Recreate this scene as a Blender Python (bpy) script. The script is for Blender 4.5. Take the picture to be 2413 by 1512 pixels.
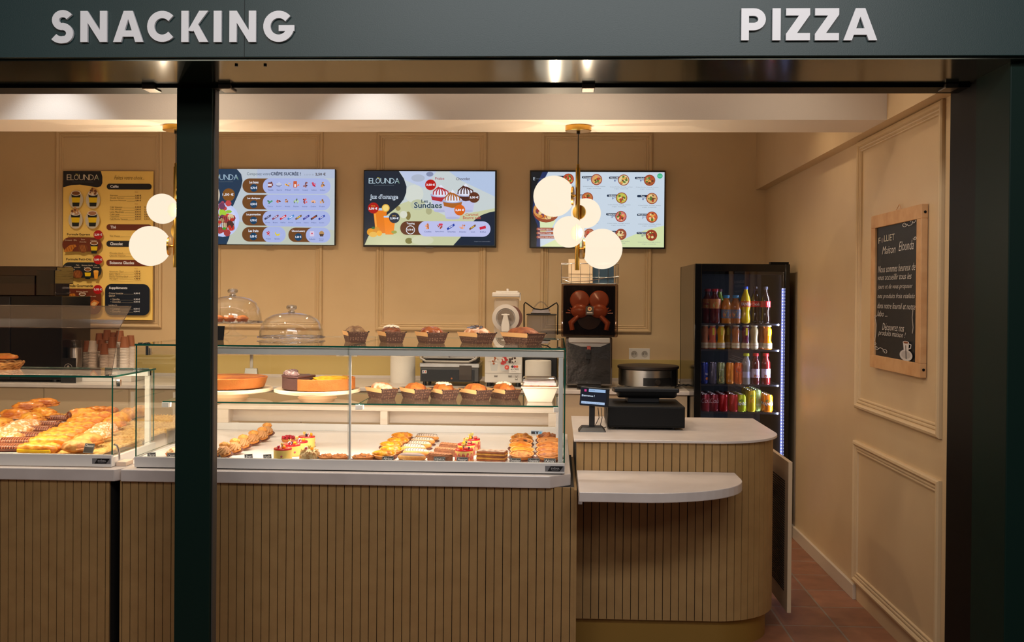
import bpy, math, random
from mathutils import Vector, Matrix, noise
random.seed(7)
S = bpy.context.scene
for o in list(bpy.data.objects): bpy.data.objects.remove(o)
COL = S.collection
PI = math.pi
# ---------------------------------------------------------------- camera
FPX, EYE = 2400.0, 1.6
YAW, PIT, ROL, PX, PY = math.radians(2.5), math.radians(-.44), math.radians(.46), 1206.5, 716.0
fwd = Vector((-math.sin(YAW)*math.cos(PIT), math.cos(YAW)*math.cos(PIT), math.sin(PIT)))
rt = Vector((math.cos(YAW), math.sin(YAW), 0)); up = rt.cross(fwd)
RT = rt*math.cos(ROL)+up*math.sin(ROL); UP = up*math.cos(ROL)-rt*math.sin(ROL)
cd = bpy.data.cameras.new('camera'); cam = bpy.data.objects.new('camera', cd); COL.objects.link(cam)
m = Matrix((RT, UP, -fwd)).transposed().to_4x4(); m.translation = (0, 0, EYE); cam.matrix_world = m
cd.sensor_width = 36; cd.lens = 36*FPX/2413; cd.shift_y = -(756-PY)/2413; cd.clip_start = .05
S.camera = cam
S.view_settings.view_transform = 'Standard'; S.view_settings.look = 'None'
S.view_settings.gamma = 1; S.view_settings.use_curve_mapping = False
S.view_settings.exposure = 0.0
try: S.cycles.transparent_max_bounces = 24; S.cycles.max_bounces = 10; S.cycles.diffuse_bounces = 4
except Exception: pass
EYEV = Vector((0, 0, EYE))
def ray(x, y): return fwd*FPX+RT*(x-PX)-UP*(y-PY)
def onY(x, y, Y): d = ray(x, y); return EYEV+d*(Y/d.y)
def onX(x, y, X): d = ray(x, y); return EYEV+d*(X/d.x)
def onZ(x, y, Z): d = ray(x, y); return EYEV+d*((Z-EYE)/d.z)
# ---------------------------------------------------------------- world and lights
W = bpy.data.worlds.new('world'); S.world = W; W.use_nodes = True
W.node_tree.nodes['Background'].inputs[0].default_value = (.62, .62, .66, 1)
W.node_tree.nodes['Background'].inputs[1].default_value = .035
def lamp(name, kind, loc, energy, col, size=.1, size_y=None, target=None, spot=None, blend=.5):
    d = bpy.data.lights.new(name, kind); d.energy = energy; d.color = col
    if kind == 'AREA':
        d.size = size
        if size_y: d.shape = 'RECTANGLE'; d.size_y = size_y
    else: d.shadow_soft_size = size
    if kind == 'SPOT': d.spot_size = math.radians(spot); d.spot_blend = blend
    o = bpy.data.objects.new(name, d); COL.objects.link(o); o.location = loc
    if target is not None: o.rotation_euler = (Vector(target)-Vector(loc)).to_track_quat('-Z', 'Y').to_euler()
    return o
WARM = (1, .80, .56); SOFT = (1, .84, .66); COOL = (.85, .92, 1)
# concourse lights outside the shop, above and behind the viewer
lamp('concourse_light', 'AREA', (.2, .6, 3.6), 70, (1, .97, .97), 3.2, .5, (.2, 3.6, 1.9))
lamp('concourse_light', 'AREA', (-2.5, -1.5, 3.5), 31, (1, .87, .75), 2.2, .6, (-1.2, 4.2, .9))
lamp('concourse_light', 'AREA', (2.2, -1.5, 3.5), 24, (1, .87, .75), 2.2, .6, (.8, 4.6, .9))
# downlights in the shop ceiling behind the beam
for x, e_ in ((-3.5, 92), (-2.2, 72), (-.9, 70), (.4, 56)):
    lamp('ceiling_downlight', 'SPOT', (x, 6.5, 2.97), e_, WARM, .05, target=(x+.0, 7.0, 0), spot=125, blend=.9)
lamp('ceiling_downlight', 'SPOT', (1.0, 5.9, 2.97), 15, WARM, .05, target=(1.2, 5.5, 0), spot=130, blend=.9)
# downlights in the strip of ceiling between fascia and beam
lamp('front_downlight', 'SPOT', (-2.42, 4.52, 2.97), 30, COOL, .03, target=(-2.42, 4.72, 1), spot=75, blend=.6)
lamp('front_downlight', 'SPOT', (-.88, 4.52, 2.97), 30, COOL, .03, target=(-.88, 4.72, 1), spot=75, blend=.6)
for x, e_ in ((-3.2, 24), (-1.7, 24), (.1, 20), (1.1, 9)):
    lamp('front_downlight', 'SPOT', (x, 4.4, 2.97), e_, SOFT, .04, target=(x, 4.5, 0), spot=110, blend=.9)
lamp('beam_fill_light', 'AREA', (-1.3, 4.22, 2.96), 8, (1, .80, .66), 5.2, .04, (-1.3, 4.83, 2.6))  # added fill strip, out of view, brightens the front face of the beam
# ---------------------------------------------------------------- helpers
def lin(c):
    r = []
    for v in c[:3]:
        v /= 255.0
        r.append(v/12.92 if v <= .04045 else ((v+.055)/1.055)**2.4)
    return tuple(r)
MC = {}
def mat(name, col=(200, 200, 200), rough=.5, metal=0, bump=None, noise_=None, emis=None, coat=0, spec=.5, trans=0, alpha=1):
    if name in MC: return MC[name]
    m = bpy.data.materials.new(name); m.use_nodes = True; nt = m.node_tree; b = nt.nodes['Principled BSDF']
    c = lin(col)+(1,)
    b.inputs['Base Color'].default_value = c; b.inputs['Roughness'].default_value = rough
    b.inputs['Metallic'].default_value = metal; b.inputs['Specular IOR Level'].default_value = spec
    b.inputs['Coat Weight'].default_value = coat; b.inputs['Transmission Weight'].default_value = trans
    b.inputs['Coat Roughness'].default_value = .1
    b.inputs['Alpha'].default_value = alpha
    tc = None
    if bump or noise_: tc = nt.nodes.new('ShaderNodeTexCoord')
    if noise_:                                     # (scale, second colour, low, high)
        n = nt.nodes.new('ShaderNodeTexNoise'); n.inputs['Scale'].default_value = noise_[0]; n.inputs['Detail'].default_value = 5
        nt.links.new(tc.outputs['Object'], n.inputs['Vector'])
        r = nt.nodes.new('ShaderNodeValToRGB'); r.color_ramp.elements[0].position = noise_[2]; r.color_ramp.elements[1].position = noise_[3]
        r.color_ramp.elements[0].color = c; r.color_ramp.elements[1].color = lin(noise_[1])+(1,)
        nt.links.new(n.outputs['Fac'], r.inputs['Fac']); nt.links.new(r.outputs['Color'], b.inputs['Base Color'])
    if bump:
        n2 = nt.nodes.new('ShaderNodeTexNoise'); n2.inputs['Scale'].default_value = bump[0]; n2.inputs['Detail'].default_value = 4
        nt.links.new(tc.outputs['Object'], n2.inputs['Vector'])
        bp = nt.nodes.new('ShaderNodeBump'); bp.inputs['Strength'].default_value = bump[1]; bp.inputs['Distance'].default_value = .004
        nt.links.new(n2.outputs['Fac'], bp.inputs['Height']); nt.links.new(bp.outputs['Normal'], b.inputs['Normal'])
    if emis: b.inputs['Emission Color'].default_value = lin(emis[0])+(1,); b.inputs['Emission Strength'].default_value = emis[1]
    MC[name] = m; return m
def glass(name, tint=(245, 250, 248), base=.045, rough=0.0, gain=.93):
    if name in MC: return MC[name]
    m = bpy.data.materials.new(name); m.use_nodes = True; nt = m.node_tree; nt.nodes.clear()
    o = nt.nodes.new('ShaderNodeOutputMaterial'); mx = nt.nodes.new('ShaderNodeMixShader')
    t = nt.nodes.new('ShaderNodeBsdfTransparent'); g = nt.nodes.new('ShaderNodeBsdfGlossy'); f = nt.nodes.new('ShaderNodeLayerWeight')
    t.inputs[0].default_value = lin(tint)+(1,); g.inputs['Roughness'].default_value = rough; g.inputs['Color'].default_value = (1, 1, 1, 1); f.inputs['Blend'].default_value = .5
    pw = nt.nodes.new('ShaderNodeMath'); pw.operation = 'POWER'; pw.inputs[1].default_value = 4
    ml = nt.nodes.new('ShaderNodeMath'); ml.operation = 'MULTIPLY_ADD'; ml.inputs[1].default_value = gain; ml.inputs[2].default_value = base
    nt.links.new(f.outputs['Facing'], pw.inputs[0]); nt.links.new(pw.outputs[0], ml.inputs[0]); nt.links.new(ml.outputs[0], mx.inputs[0])
    nt.links.new(t.outputs[0], mx.inputs[1]); nt.links.new(g.outputs[0], mx.inputs[2]); nt.links.new(mx.outputs[0], o.inputs[0])
    MC[name] = m; return m
class MB:
    def __init__(s): s.v = []; s.f = []; s.m = []
    def add(s, vs, fs, mi=0):
        n = len(s.v); s.v += [tuple(v) for v in vs]; s.f += [tuple(i+n for i in f) for f in fs]; s.m += [mi]*len(fs); return s
    def box(s, x0, x1, y0, y1, z0, z1, mi=0, M=None):
        vs = [Vector(p) for p in ((x0,y0,z0),(x1,y0,z0),(x1,y1,z0),(x0,y1,z0),(x0,y0,z1),(x1,y0,z1),(x1,y1,z1),(x0,y1,z1))]
        if M: vs = [M @ p for p in vs]
        return s.add(vs, [(0,3,2,1),(4,5,6,7),(0,1,5,4),(1,2,6,5),(2,3,7,6),(3,0,4,7)], mi)
    def frustum(s, lo, hi, z0, z1, mi=0, M=None):       # lo, hi = (x0,x1,y0,y1)
        vs = [Vector(p) for p in ((lo[0],lo[2],z0),(lo[1],lo[2],z0),(lo[1],lo[3],z0),(lo[0],lo[3],z0),(hi[0],hi[2],z1),(hi[1],hi[2],z1),(hi[1],hi[3],z1),(hi[0],hi[3],z1))]
        if M: vs = [M @ p for p in vs]
        return s.add(vs, [(0,3,2,1),(4,5,6,7),(0,1,5,4),(1,2,6,5),(2,3,7,6),(3,0,4,7)], mi)
    def lathe(s, prof, c=(0,0,0), n=32, mi=0, M=None, sx=1, sy=1, cap=True):
        vs = []; fs = []; k = len(prof)
        for (r, z) in prof:
            for i in range(n):
                a = 2*PI*i/n; p = Vector((r*sx*math.cos(a), r*sy*math.sin(a), z))
                if M: p = M @ p
                vs.append(p+Vector(c))
        for j in range(k-1):
            for i in range(n):
                fs.append((j*n+i, j*n+(i+1)%n, (j+1)*n+(i+1)%n, (j+1)*n+i))
        if cap:
            if prof[0][0] > 1e-6: fs.append(tuple(reversed(range(n))))
            if prof[-1][0] > 1e-6: fs.append(tuple((k-1)*n+i for i in range(n)))
        return s.add(vs, fs, mi)
    def cyl(s, c, r, h, n=24, mi=0, M=None): return s.lathe([(r,0),(r,h)], c, n, mi, M)
    def sweep(s, pts, rad, n=8, mi=0, flat=1.0):
        pts = [Vector(p) for p in pts]; rs = rad if hasattr(rad, '__len__') else [rad]*len(pts)
        vs = []; fs = []; prev = None
        for i, p in enumerate(pts):
            d = (pts[min(i+1, len(pts)-1)]-pts[max(i-1, 0)])
            d = d.normalized() if d.length > 1e-9 else Vector((0,0,1))
            if prev is None:
                a = d.orthogonal().normalized() if abs(d.z) > .9 else Vector((0,0,1)).cross(d).normalized()
            else: a = (prev-d*prev.dot(d)).normalized()
            prev = a; b = d.cross(a)
            for k in range(n):
                t = 2*PI*k/n; vs.append(p+a*(rs[i]*math.cos(t))+b*(rs[i]*math.sin(t)*flat))
        for j in range(len(pts)-1):
            for i in range(n): fs.append((j*n+i, j*n+(i+1)%n, (j+1)*n+(i+1)%n, (j+1)*n+i))
        fs.append(tuple(reversed(range(n)))); fs.append(tuple((len(pts)-1)*n+i for i in range(n)))
        return s.add(vs, fs, mi)
    def prism(s, poly, a0, a1, axis='z', mi=0, M=None):   # poly in the other two axes
        def P(u, v, w):
            q = Vector((u, v, w)) if axis == 'z' else Vector((u, w, v)) if axis == 'y' else Vector((w, u, v))
            return M @ q if M else q
        n = len(poly); vs = [P(u, v, a0) for u, v in poly]+[P(u, v, a1) for u, v in poly]
        fs = [tuple(reversed(range(n))), tuple(range(n, 2*n))]+[(i, (i+1)%n, n+(i+1)%n, n+i) for i in range(n)]
        return s.add(vs, fs, mi)
    def blob(s, c, r, amp=.1, fr=3, seed=0, nu=20, nv=12, flatb=1.0, mi=0, rot=0, fn=None):
        vs = []; fs = []; R = Matrix.Rotation(rot, 3, 'Z')
        for j in range(nv+1):
            th = PI*j/nv
            for i in range(nu):
                ph = 2*PI*i/nu; d = Vector((math.sin(th)*math.cos(ph), math.sin(th)*math.sin(ph), -math.cos(th)))
                k = 1+amp*noise.noise(d*fr+Vector((seed*3.7, seed*1.3, seed)))*2
                if fn: k *= fn(d)
                p = Vector((d.x*r[0]*k, d.y*r[1]*k, d.z*r[2]*k))
                if p.z < 0: p.z *= flatb
                vs.append(R @ p+Vector(c))
        for j in range(nv):
            for i in range(nu): fs.append((j*nu+i, j*nu+(i+1)%nu, (j+1)*nu+(i+1)%nu, (j+1)*nu+i))
        return s.add(vs, fs, mi)
    def ring(s, u0, u1, v0, v1, prof, fn, mi=0):          # rectangular moulding, prof = (inset, height)
        vs = []; fs = []; k = len(prof)
        for d, h in prof:
            for (u, v) in ((u0+d, v0+d), (u1-d, v0+d), (u1-d, v1-d), (u0+d, v1-d)): vs.append(fn(u, v, h))
        for j in range(k-1):
            for i in range(4): fs.append((j*4+i, j*4+(i+1)%4, (j+1)*4+(i+1)%4, (j+1)*4+i))
        return s.add(vs, fs, mi)
    def build(s, name, mats, parent=None, smooth=None, bevel=0, world=False, seg=2, sub=0):
        me = bpy.data.meshes.new(name); me.from_pydata(s.v, [], s.f)
        mats = mats if isinstance(mats, (list, tuple)) else [mats]
        for q in mats: me.materials.append(q)
        if len(mats) > 1: me.polygons.foreach_set('material_index', s.m)
        me.update()
        if smooth is not None:
            me.polygons.foreach_set('use_smooth', [True]*len(me.polygons))
            if smooth < 179: me.set_sharp_from_angle(angle=math.radians(smooth))
        o = bpy.data.objects.new(name, me); COL.objects.link(o)
        if parent:
            o.parent = parent
            if world:
                off = Vector(); q = parent
                while q: off += q.location; q = q.parent
                me.transform(Matrix.Translation(-off))
        if bevel:
            b = o.modifiers.new('bevel', 'BEVEL'); b.width = bevel; b.segments = seg; b.limit_method = 'ANGLE'; b.angle_limit = math.radians(40)
        if sub:
            b = o.modifiers.new('sub', 'SUBSURF'); b.levels = sub; b.render_levels = sub
        return o
def tag(o, label=None, cat=None, group=None, kind=None):
    if label: o['label'] = label
    if cat: o['category'] = cat
    if group: o['group'] = group
    if kind: o['kind'] = kind
    return o
def thing(name, label, cat, loc=(0,0,0), rz=0, group=None):
    o = bpy.data.objects.new(name, None); COL.objects.link(o); o.empty_display_size = .05
    o.location = loc; o.rotation_euler = (0, 0, rz); return tag(o, label, cat, group)
def struct(name, mb, m, **k): return tag(mb.build(name, m, **k), kind='structure')
def dup(root, loc, rz=0, label=None, group=None, sc=None, rx=None):
    def cp(o, par):
        c = o.copy(); COL.objects.link(c); c.parent = par
        for ch in [q for q in KIDS.get(o.name, [])]: cp(ch, c)
        return c
    if root.name not in KIDS or True:
        KIDS.clear()
        for q in bpy.data.objects:
            if q.parent: KIDS.setdefault(q.parent.name, []).append(q)
    r = cp(root, None); r.location = loc; r.rotation_euler = (rx or 0, 0, rz)
    if sc: r.scale = sc if hasattr(sc, '__len__') else (sc, sc, sc)
    if label: r['label'] = label
    if group: r['group'] = group
    return r
KIDS = {}
# flat coloured artwork: screens, posters, labels
def art_mat(name, emis=0, rough=.5, gain=1):
    if name in MC: return MC[name]
    m = bpy.data.materials.new(name); m.use_nodes = True; nt = m.node_tree; b = nt.nodes['Principled BSDF']
    a = nt.nodes.new('ShaderNodeAttribute'); a.attribute_name = 'Col'; b.inputs['Roughness'].default_value = rough
    if emis:
        b.inputs['Base Color'].default_value = (.01, .01, .01, 1)
        nt.links.new(a.outputs['Color'], b.inputs['Emission Color']); b.inputs['Emission Strength'].default_value = emis
    else: nt.links.new(a.outputs['Color'], b.inputs['Base Color'])
    MC[name] = m; return m
TC = {}
def glyphs(txt, shear=0, off=0):
    k = (txt, shear, off)
    if k in TC: return TC[k]
    c = bpy.data.curves.new('t', 'FONT'); c.body = txt; c.shear = shear; c.offset = off; c.resolution_u = 2
    o = bpy.data.objects.new('t', c); COL.objects.link(o)
    dg = bpy.context.evaluated_depsgraph_get(); dg.update()
    me = bpy.data.meshes.new_from_object(o.evaluated_get(dg))
    vs = [(v.co.x, v.co.y) for v in me.vertices]; fs = [tuple(p.vertices) for p in me.polygons]
    bpy.data.objects.remove(o); bpy.data.curves.remove(c); bpy.data.meshes.remove(me)
    x0 = min(v[0] for v in vs); x1 = max(v[0] for v in vs); y0 = min(v[1] for v in vs); y1 = max(v[1] for v in vs)
    TC[k] = ([((x-x0)/max(x1-x0, 1e-6), (y-y0)/max(y1-y0, 1e-6)) for x, y in vs], fs); return TC[k]
class Art:
    def __init__(s, ox=0, oy=0, k=1, ky=None, eps=.0002): s.v = []; s.f = []; s.c = []; s.w = 0; s.ox = ox; s.oy = oy; s.k = k; s.ky = ky or k; s.eps = eps
    def _add(s, pts, fs, col):
        n = len(s.v); s.w += s.eps
        s.v += [((x-s.ox)*s.k, -(y-s.oy)*s.ky, s.w) for x, y in pts]
        s.f += [tuple(i+n for i in f) for f in fs]; s.c += [lin(col)]*len(fs); return s
    def poly(s, pts, col): return s._add(pts, [tuple(range(len(pts)))], col)
    def rect(s, x0, y0, x1, y1, col): return s.poly([(x0,y0),(x1,y0),(x1,y1),(x0,y1)], col)
    def rr(s, x0, y0, x1, y1, r, col, n=6):
        r = min(r, abs(x1-x0)/2, abs(y1-y0)/2); p = []
        for cx, cy, a0 in ((x1-r,y1-r,0),(x0+r,y1-r,90),(x0+r,y0+r,180),(x1-r,y0+r,270)):
            for i in range(n+1):
                a = math.radians(a0+90*i/n); p.append((cx+r*math.cos(a), cy+r*math.sin(a)))
        return s.poly(p, col)
    def circ(s, x, y, r, col, ry=None, n=20): return s.poly([(x+r*math.cos(2*PI*i/n), y+(ry or r)*math.sin(2*PI*i/n)) for i in range(n)], col)
    def line(s, pts, w, col):
        vs = []; fs = []
        for i, p in enumerate(pts):
            a = pts[max(i-1,0)]; b = pts[min(i+1,len(pts)-1)]; dx, dy = b[0]-a[0], b[1]-a[1]; L = math.hypot(dx, dy) or 1
            vs += [(p[0]-dy/L*w/2, p[1]+dx/L*w/2), (p[0]+dy/L*w/2, p[1]-dx/L*w/2)]
        for i in range(len(pts)-1): fs.append((2*i, 2*i+1, 2*i+3, 2*i+2))
        return s._add(vs, fs, col)
    def text(s, t, x0, y0, x1, y1, col, shear=0, off=0, slope=0):
        v, f = glyphs(t, shear, off); h = y1-y0
        return s._add([(x0+(x1-x0)*a, y1-h*b+slope*(x1-x0)*a) for a, b in v], f, col)
    def pile(s, x, y, r, cols, n=9, seed=1):
        q = random.Random(seed)
        for i in range(n):
            a = q.random()*2*PI; d = r*.75*math.sqrt(q.random()); s.circ(x+d*math.cos(a), y+d*math.sin(a), r*(.16+.16*q.random()), q.choice(cols), n=7)
        return s
    def build(s, name, m, parent, fn):
        me = bpy.data.meshes.new(name); me.from_pydata([tuple(fn(*p)) for p in s.v], [], s.f); me.materials.append(m)
        ca = me.color_attributes.new('Col', 'FLOAT_COLOR', 'CORNER'); d = []
        for p, c in zip(me.polygons, s.c): d += list(c+(1,))*p.loop_total
        ca.data.foreach_set('color', d)
        o = bpy.data.objects.new(name, me); COL.objects.link(o)
        if parent: o.parent = parent
        return o
def faceY(u, v, w): return (u, -w, v)          # artwork that faces the viewer
def faceX(u, v, w): return (-w, -u, v)         # artwork on the right wall
ORD = ['first', 'second', 'third', 'fourth', 'fifth', 'sixth', 'seventh', 'eighth', 'ninth', 'tenth']
# ---------------------------------------------------------------- materials
wallm = mat('cream_wall_paint', (208, 181, 141), .42, bump=(350, .12), noise_=(3, (203, 175, 135), .35, .7))
whitep = mat('white_ceiling_paint', (226, 214, 200), .7, bump=(200, .1))
teal = mat('dark_teal_lacquer', (28, 55, 57), .42, bump=(250, .08))
tealg = mat('glossy_dark_green_metal', (34, 42, 36), .13, metal=.5)
tealj = mat('deep_green_metal', (13, 34, 29), .5, spec=.12)
blackm = mat('black_metal', (12, 12, 13), .5, spec=.15)
blackp = mat('black_plastic', (20, 20, 22), .35)
whitem = mat('white_lacquered_metal', (222, 218, 214), .35)
stone = mat('white_composite_stone', (200, 190, 184), .3, noise_=(9, (210, 200, 194), .35, .7))
slatm = mat('tan_slat_veneer', (160, 127, 80), .5, bump=(90, .15), noise_=(12, (150, 117, 72), .35, .7))
gapm = mat('black_groove_backing', (22, 16, 10), .8)
brassm = mat('brushed_brass', (196, 152, 70), .28, metal=1)
steel = mat('brushed_steel', (180, 178, 174), .28, metal=1)
chrome = mat('chrome_wire', (215, 215, 215), .12, metal=1)
clear = glass('clear_pane_glass', (251, 252, 251), .06)
inner = glass('pane_back_surface', (252, 254, 253), 0, 0, 0)
frost = mat('translucent_plastic', (226, 216, 206), .25, alpha=.38)
frostd = mat('smoky_plastic', (104, 98, 98), .2, alpha=.42)
edgeg = mat('green_glass_edge', (22, 84, 68), .15, emis=((20, 80, 62), .12))
dome = glass('thin_dome_glass', (253, 253, 253), .035, 0, .8)
clearp = glass('clear_plastic', (232, 232, 232), .06, .08)
beige = mat('beige_cabinet_laminate', (196, 172, 140), .5)
# ================================================================ the setting
BW = 7.95; RW = 1.606; BX = 1.531; BZ = 2.435
# terracotta floor
fm = bpy.data.materials.new('terracotta_tiles'); fm.use_nodes = True; nt = fm.node_tree; b = nt.nodes['Principled BSDF']
tc = nt.nodes.new('ShaderNodeTexCoord'); mp = nt.nodes.new('ShaderNodeMapping'); br = nt.nodes.new('ShaderNodeTexBrick')
mp.inputs['Location'].default_value = (-.07, -.07, 0)
br.offset = 0; br.inputs['Scale'].default_value = 1; br.inputs['Brick Width'].default_value = .262; br.inputs['Row Height'].default_value = .31
br.inputs['Mortar Size'].default_value = .006; br.inputs['Mortar Smooth'].default_value = .3
br.inputs['Color1'].default_value = lin((142, 94, 68))+(1,); br.inputs['Color2'].default_value = lin((116, 76, 54))+(1,); br.inputs['Mortar'].default_value = lin((128, 112, 98))+(1,)
nn = nt.nodes.new('ShaderNodeTexNoise'); nn.inputs['Scale'].default_value = 9; nn.inputs['Detail'].default_value = 6
mm = nt.nodes.new('ShaderNodeMix'); mm.data_type = 'RGBA'; mm.blend_type = 'OVERLAY'; mm.inputs['Factor'].default_value = .5
L = nt.links.new
L(tc.outputs['Object'], mp.inputs['Vector']); L(mp.outputs[0], br.inputs['Vector']); L(tc.outputs['Object'], nn.inputs['Vector'])
L(br.outputs['Color'], mm.inputs['A']); L(nn.outputs['Fac'], mm.inputs['B']); L(mm.outputs['Result'], b.inputs['Base Color'])
bp = nt.nodes.new('ShaderNodeBump'); bp.inputs['Strength'].default_value = .6; bp.inputs['Distance'].default_value = .004; bp.invert = True
L(br.outputs['Fac'], bp.inputs['Height']); L(bp.outputs[0], b.inputs['Normal']); b.inputs['Roughness'].default_value = .45
struct('floor', MB().box(-5, 3, 2.2, BW+.1, -.05, 0), fm)
struct('floor', MB().box(-5, 3, -4, 2.2, -.05, 0), mat('concourse_stone_floor', (150, 146, 140), .3))
struct('wall_back', MB().box(-5, RW+.1, BW, BW+.1, 0, 3.1), wallm)
struct('wall_left', MB().box(-5.1, -5, 4.1, BW, 0, 3.1), wallm)
struct('wall_right', MB().box(RW, RW+.12, 4.157, BW, 0, 3.1), wallm)
struct('wall_right', MB().box(BX, RW, 4.157, BW, BZ, 3.0), wallm)           # bulkhead above the panelling
struct('ceiling', MB().box(-5, RW+.1, 4.1, BW, 3.0, 3.1), whitep)
struct('ceiling', MB().box(-5, BX, 4.826, 5.185, BZ, 3.0), whitep)          # dropped beam
struct('baseboard_right', MB().box(1.588, RW, 5.486, 7.6, 0, .078), mat('white_baseboard_paint', (196, 180, 160), .4), bevel=.002)
# mouldings
PR = [(0,0),(0,.014),(.006,.02),(.016,.022),(.024,.016),(.028,.009),(.034,.013),(.040,.012),(.044,.006),(.050,.010),(.055,.009),(.058,0)]
fb = lambda u, v, h: (u, BW-h, v)
n = 0
for x0, y0, x1, y1 in ((133,307,381,772), (505,309,759,774), (889,312,1144,780), (1277,314,1534,784)):
    a = onY(x0, y0, BW); c = onY(x1, y1, BW); n += 1
    struct('trim_%d' % n, MB().ring(a.x, c.x, c.z, a.z, PR, fb), wallm)
a = onY(-260, 307, BW); c = onY(-30, 772, BW); struct('trim_5', MB().ring(a.x, c.x, c.z, a.z, PR, fb), wallm)
PRW = [(0,0),(0,.012),(.01,.022),(.03,.026),(.045,.018),(.05,.009),(.058,.014),(.068,.013),(.073,.006),(.082,.011),(.09,.01),(.094,0)]
fr = lambda u, v, h: (RW-h, -u, v)
a = onX(2020, 960, RW); c = onX(2220, 1034, RW)
struct('trim_6', MB().ring(-a.y, -c.y, a.z, 2.432, PR, fr), wallm)
a = onX(2017, 1036, RW); c = onX(2220, 1131, RW)
struct('trim_7', MB().ring(-a.y, -c.y, .095, a.z, PR, fr), wallm)
# storefront
struct('wall_front', MB().box(-5, 3.2, 3.54, 4.1, 2.432, 3.6), teal, bevel=.002)
struct('trim_8', MB().box(-5, 1.60, 3.56, 3.97, 2.424, 2.432), tealg)          # mirror-like soffit
struct('trim_9', MB().box(-5, 1.60, 3.97, 4.09, 2.412, 2.432), blackm)         # shutter track
struct('trim_10', MB().box(onY(576, 100, 3.54).x-.001, onY(576, 100, 3.54).x+.001, 3.5385, 3.541, 2.432, 3.6), mat('panel_joint', (18, 30, 30), .6))
struct('wall_front', MB().box(1.562, 3.2, 3.60, 3.89, 0, 2.43), tealj, bevel=.004)
struct('trim_11', MB().box(1.57, 1.62, 3.89, 4.157, 0, 2.43), blackm)
struct('trim_12', MB().box(1.60, 1.70, 4.09, 4.157, 0, 2.45), mat('grey_guide_rail', (66, 62, 60), .4, metal=.5))
a = onY(416.5, 215, 3.98); c = onY(500, 215, 3.98)
q = MB().box(a.x, c.x, 3.98, 4.045, 0, 2.43)
struct('trim_13', q, tealj, bevel=.003)
struct('trim_14', MB().box(c.x+.0005, c.x+.006, 4.0, 4.045, 0, 2.412), mat('grey_gasket', (72, 66, 60), .5))
n = 14
for x, w in ((360, .05), (538, .05), (1386, .05), (2232, .05)):
    p = onY(x, 200, 4.0); n += 1
    g = MB().box(p.x-w/2, p.x+w/2, 3.95, 4.03, 2.405, 2.424)
    struct('trim_%d' % n, g, mat('track_bracket', (120, 110, 98), .35, metal=.7), bevel=.003)
# two bolts in the soffit
for x in (557, 625):
    p = onZ(x, 153, 2.424); n += 1
    struct('trim_%d' % n, MB().cyl((p.x, p.y, 2.419), .006, .006, 10), blackm)
# ---------------------------------------------------------------- raised sign letters
def stroke(pts, t):
    L_, R_ = [], []
    for i, p in enumerate(pts):
        a = pts[max(i-1,0)]; b = pts[min(i+1,len(pts)-1)]; dx, dy = b[0]-a[0], b[1]-a[1]; l = math.hypot(dx, dy)
        L_.append((p[0]-dy/l*t/2, p[1]+dx/l*t/2)); R_.append((p[0]+dy/l*t/2, p[1]-dx/l*t/2))
    return L_+R_[::-1]
def arc(cx, cy, rx, ry, a0, a1, n=18): return [(cx+rx*math.cos(math.radians(a0+(a1-a0)*i/n)), cy+ry*math.sin(math.radians(a0+(a1-a0)*i/n))) for i in range(n+1)]
T = 17.5
def glyph(ch, w, h):
    if ch == 'I': return [[(0,0),(w,0),(w,h),(0,h)]]
    if ch == 'N': return [[(0,0),(T,0),(T,h*.62),(w-T,0),(w,0),(w,h),(w-T,h),(w-T,h*.38),(T,h),(0,h)]]
    if ch == 'A': return [[(0,0),(T*1.1,0),(w/2,h*.74),(w-T*1.1,0),(w,0),(w/2+T*.62,h),(w/2-T*.62,h)], [(w*.25,h*.17),(w*.75,h*.17),(w*.68,h*.37),(w*.32,h*.37)]]
    if ch == 'K': return [[(0,0),(T,0),(T,h),(0,h)], [(T*.9,h*.36),(w-T*1.25,h),(w,h),(T*1.6,h*.34)], [(T*1.5,h*.46),(w-T*1.25,0),(w,0),(T*2.2,h*.62)]]
    if ch == 'Z': return [[(0,0),(w,0),(w,T*.95),(T*1.45,T*.95),(w,h-T*.85),(w,h),(0,h),(0,h-T*.95),(w-T*1.45,h-T*.95),(0,T*.85)]]
    if ch == 'P':
        o = [(0,0),(T,0),(T,h*.30),(w*.55,h*.30)]+arc(w*.55,h*.65,w*.45,h*.35,-90,90,14)+[(0,h)]
        return ['hole', o, [(T,h*.50),(w*.53,h*.50)]+arc(w*.53,h*.655,w*.16,h*.15,-90,90,8)+[(T,h*.81)]]
    if ch == 'C': return [stroke(arc(w*.56,h/2,h/2-T/2-.5,h/2-T/2,42,318,26), T)]
    if ch == 'G': return [stroke(arc(w*.5,h/2,h/2-T/2,h/2-T/2,40,352,28), T), [(w*.5,h*.35),(w,h*.35),(w,h*.54),(w*.5,h*.54)]]
    if ch == 'S':
        p = arc(w*.52,h*.71,w*.31,h*.205,28,180,10)+arc(w*.50,h*.715,w*.29,h*.22,190,262,5)+arc(w*.48,h*.28,w*.34,h*.225,82,-60,12)+arc(w*.46,h*.29,w*.37,h*.22,-75,-148,6)
        return [stroke(p, T*.98)]
sgn = mat('white_acrylic_letter', (240, 240, 244), .35); k3 = 3.54/FPX
letters = [('S',123,180,'first'),('N',193,258,'first'),('A',270,343,''),('C',350,415,''),('K',430,495,''),('I',506,525,''),('N',543,607,'second'),('G',622,697,'')]
word2 = [('P',1745,1800,''),('I',1818,1837,''),('Z',1850,1905,'first'),('Z',1918,1973,'second'),('A',1985,2062,'')]
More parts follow.
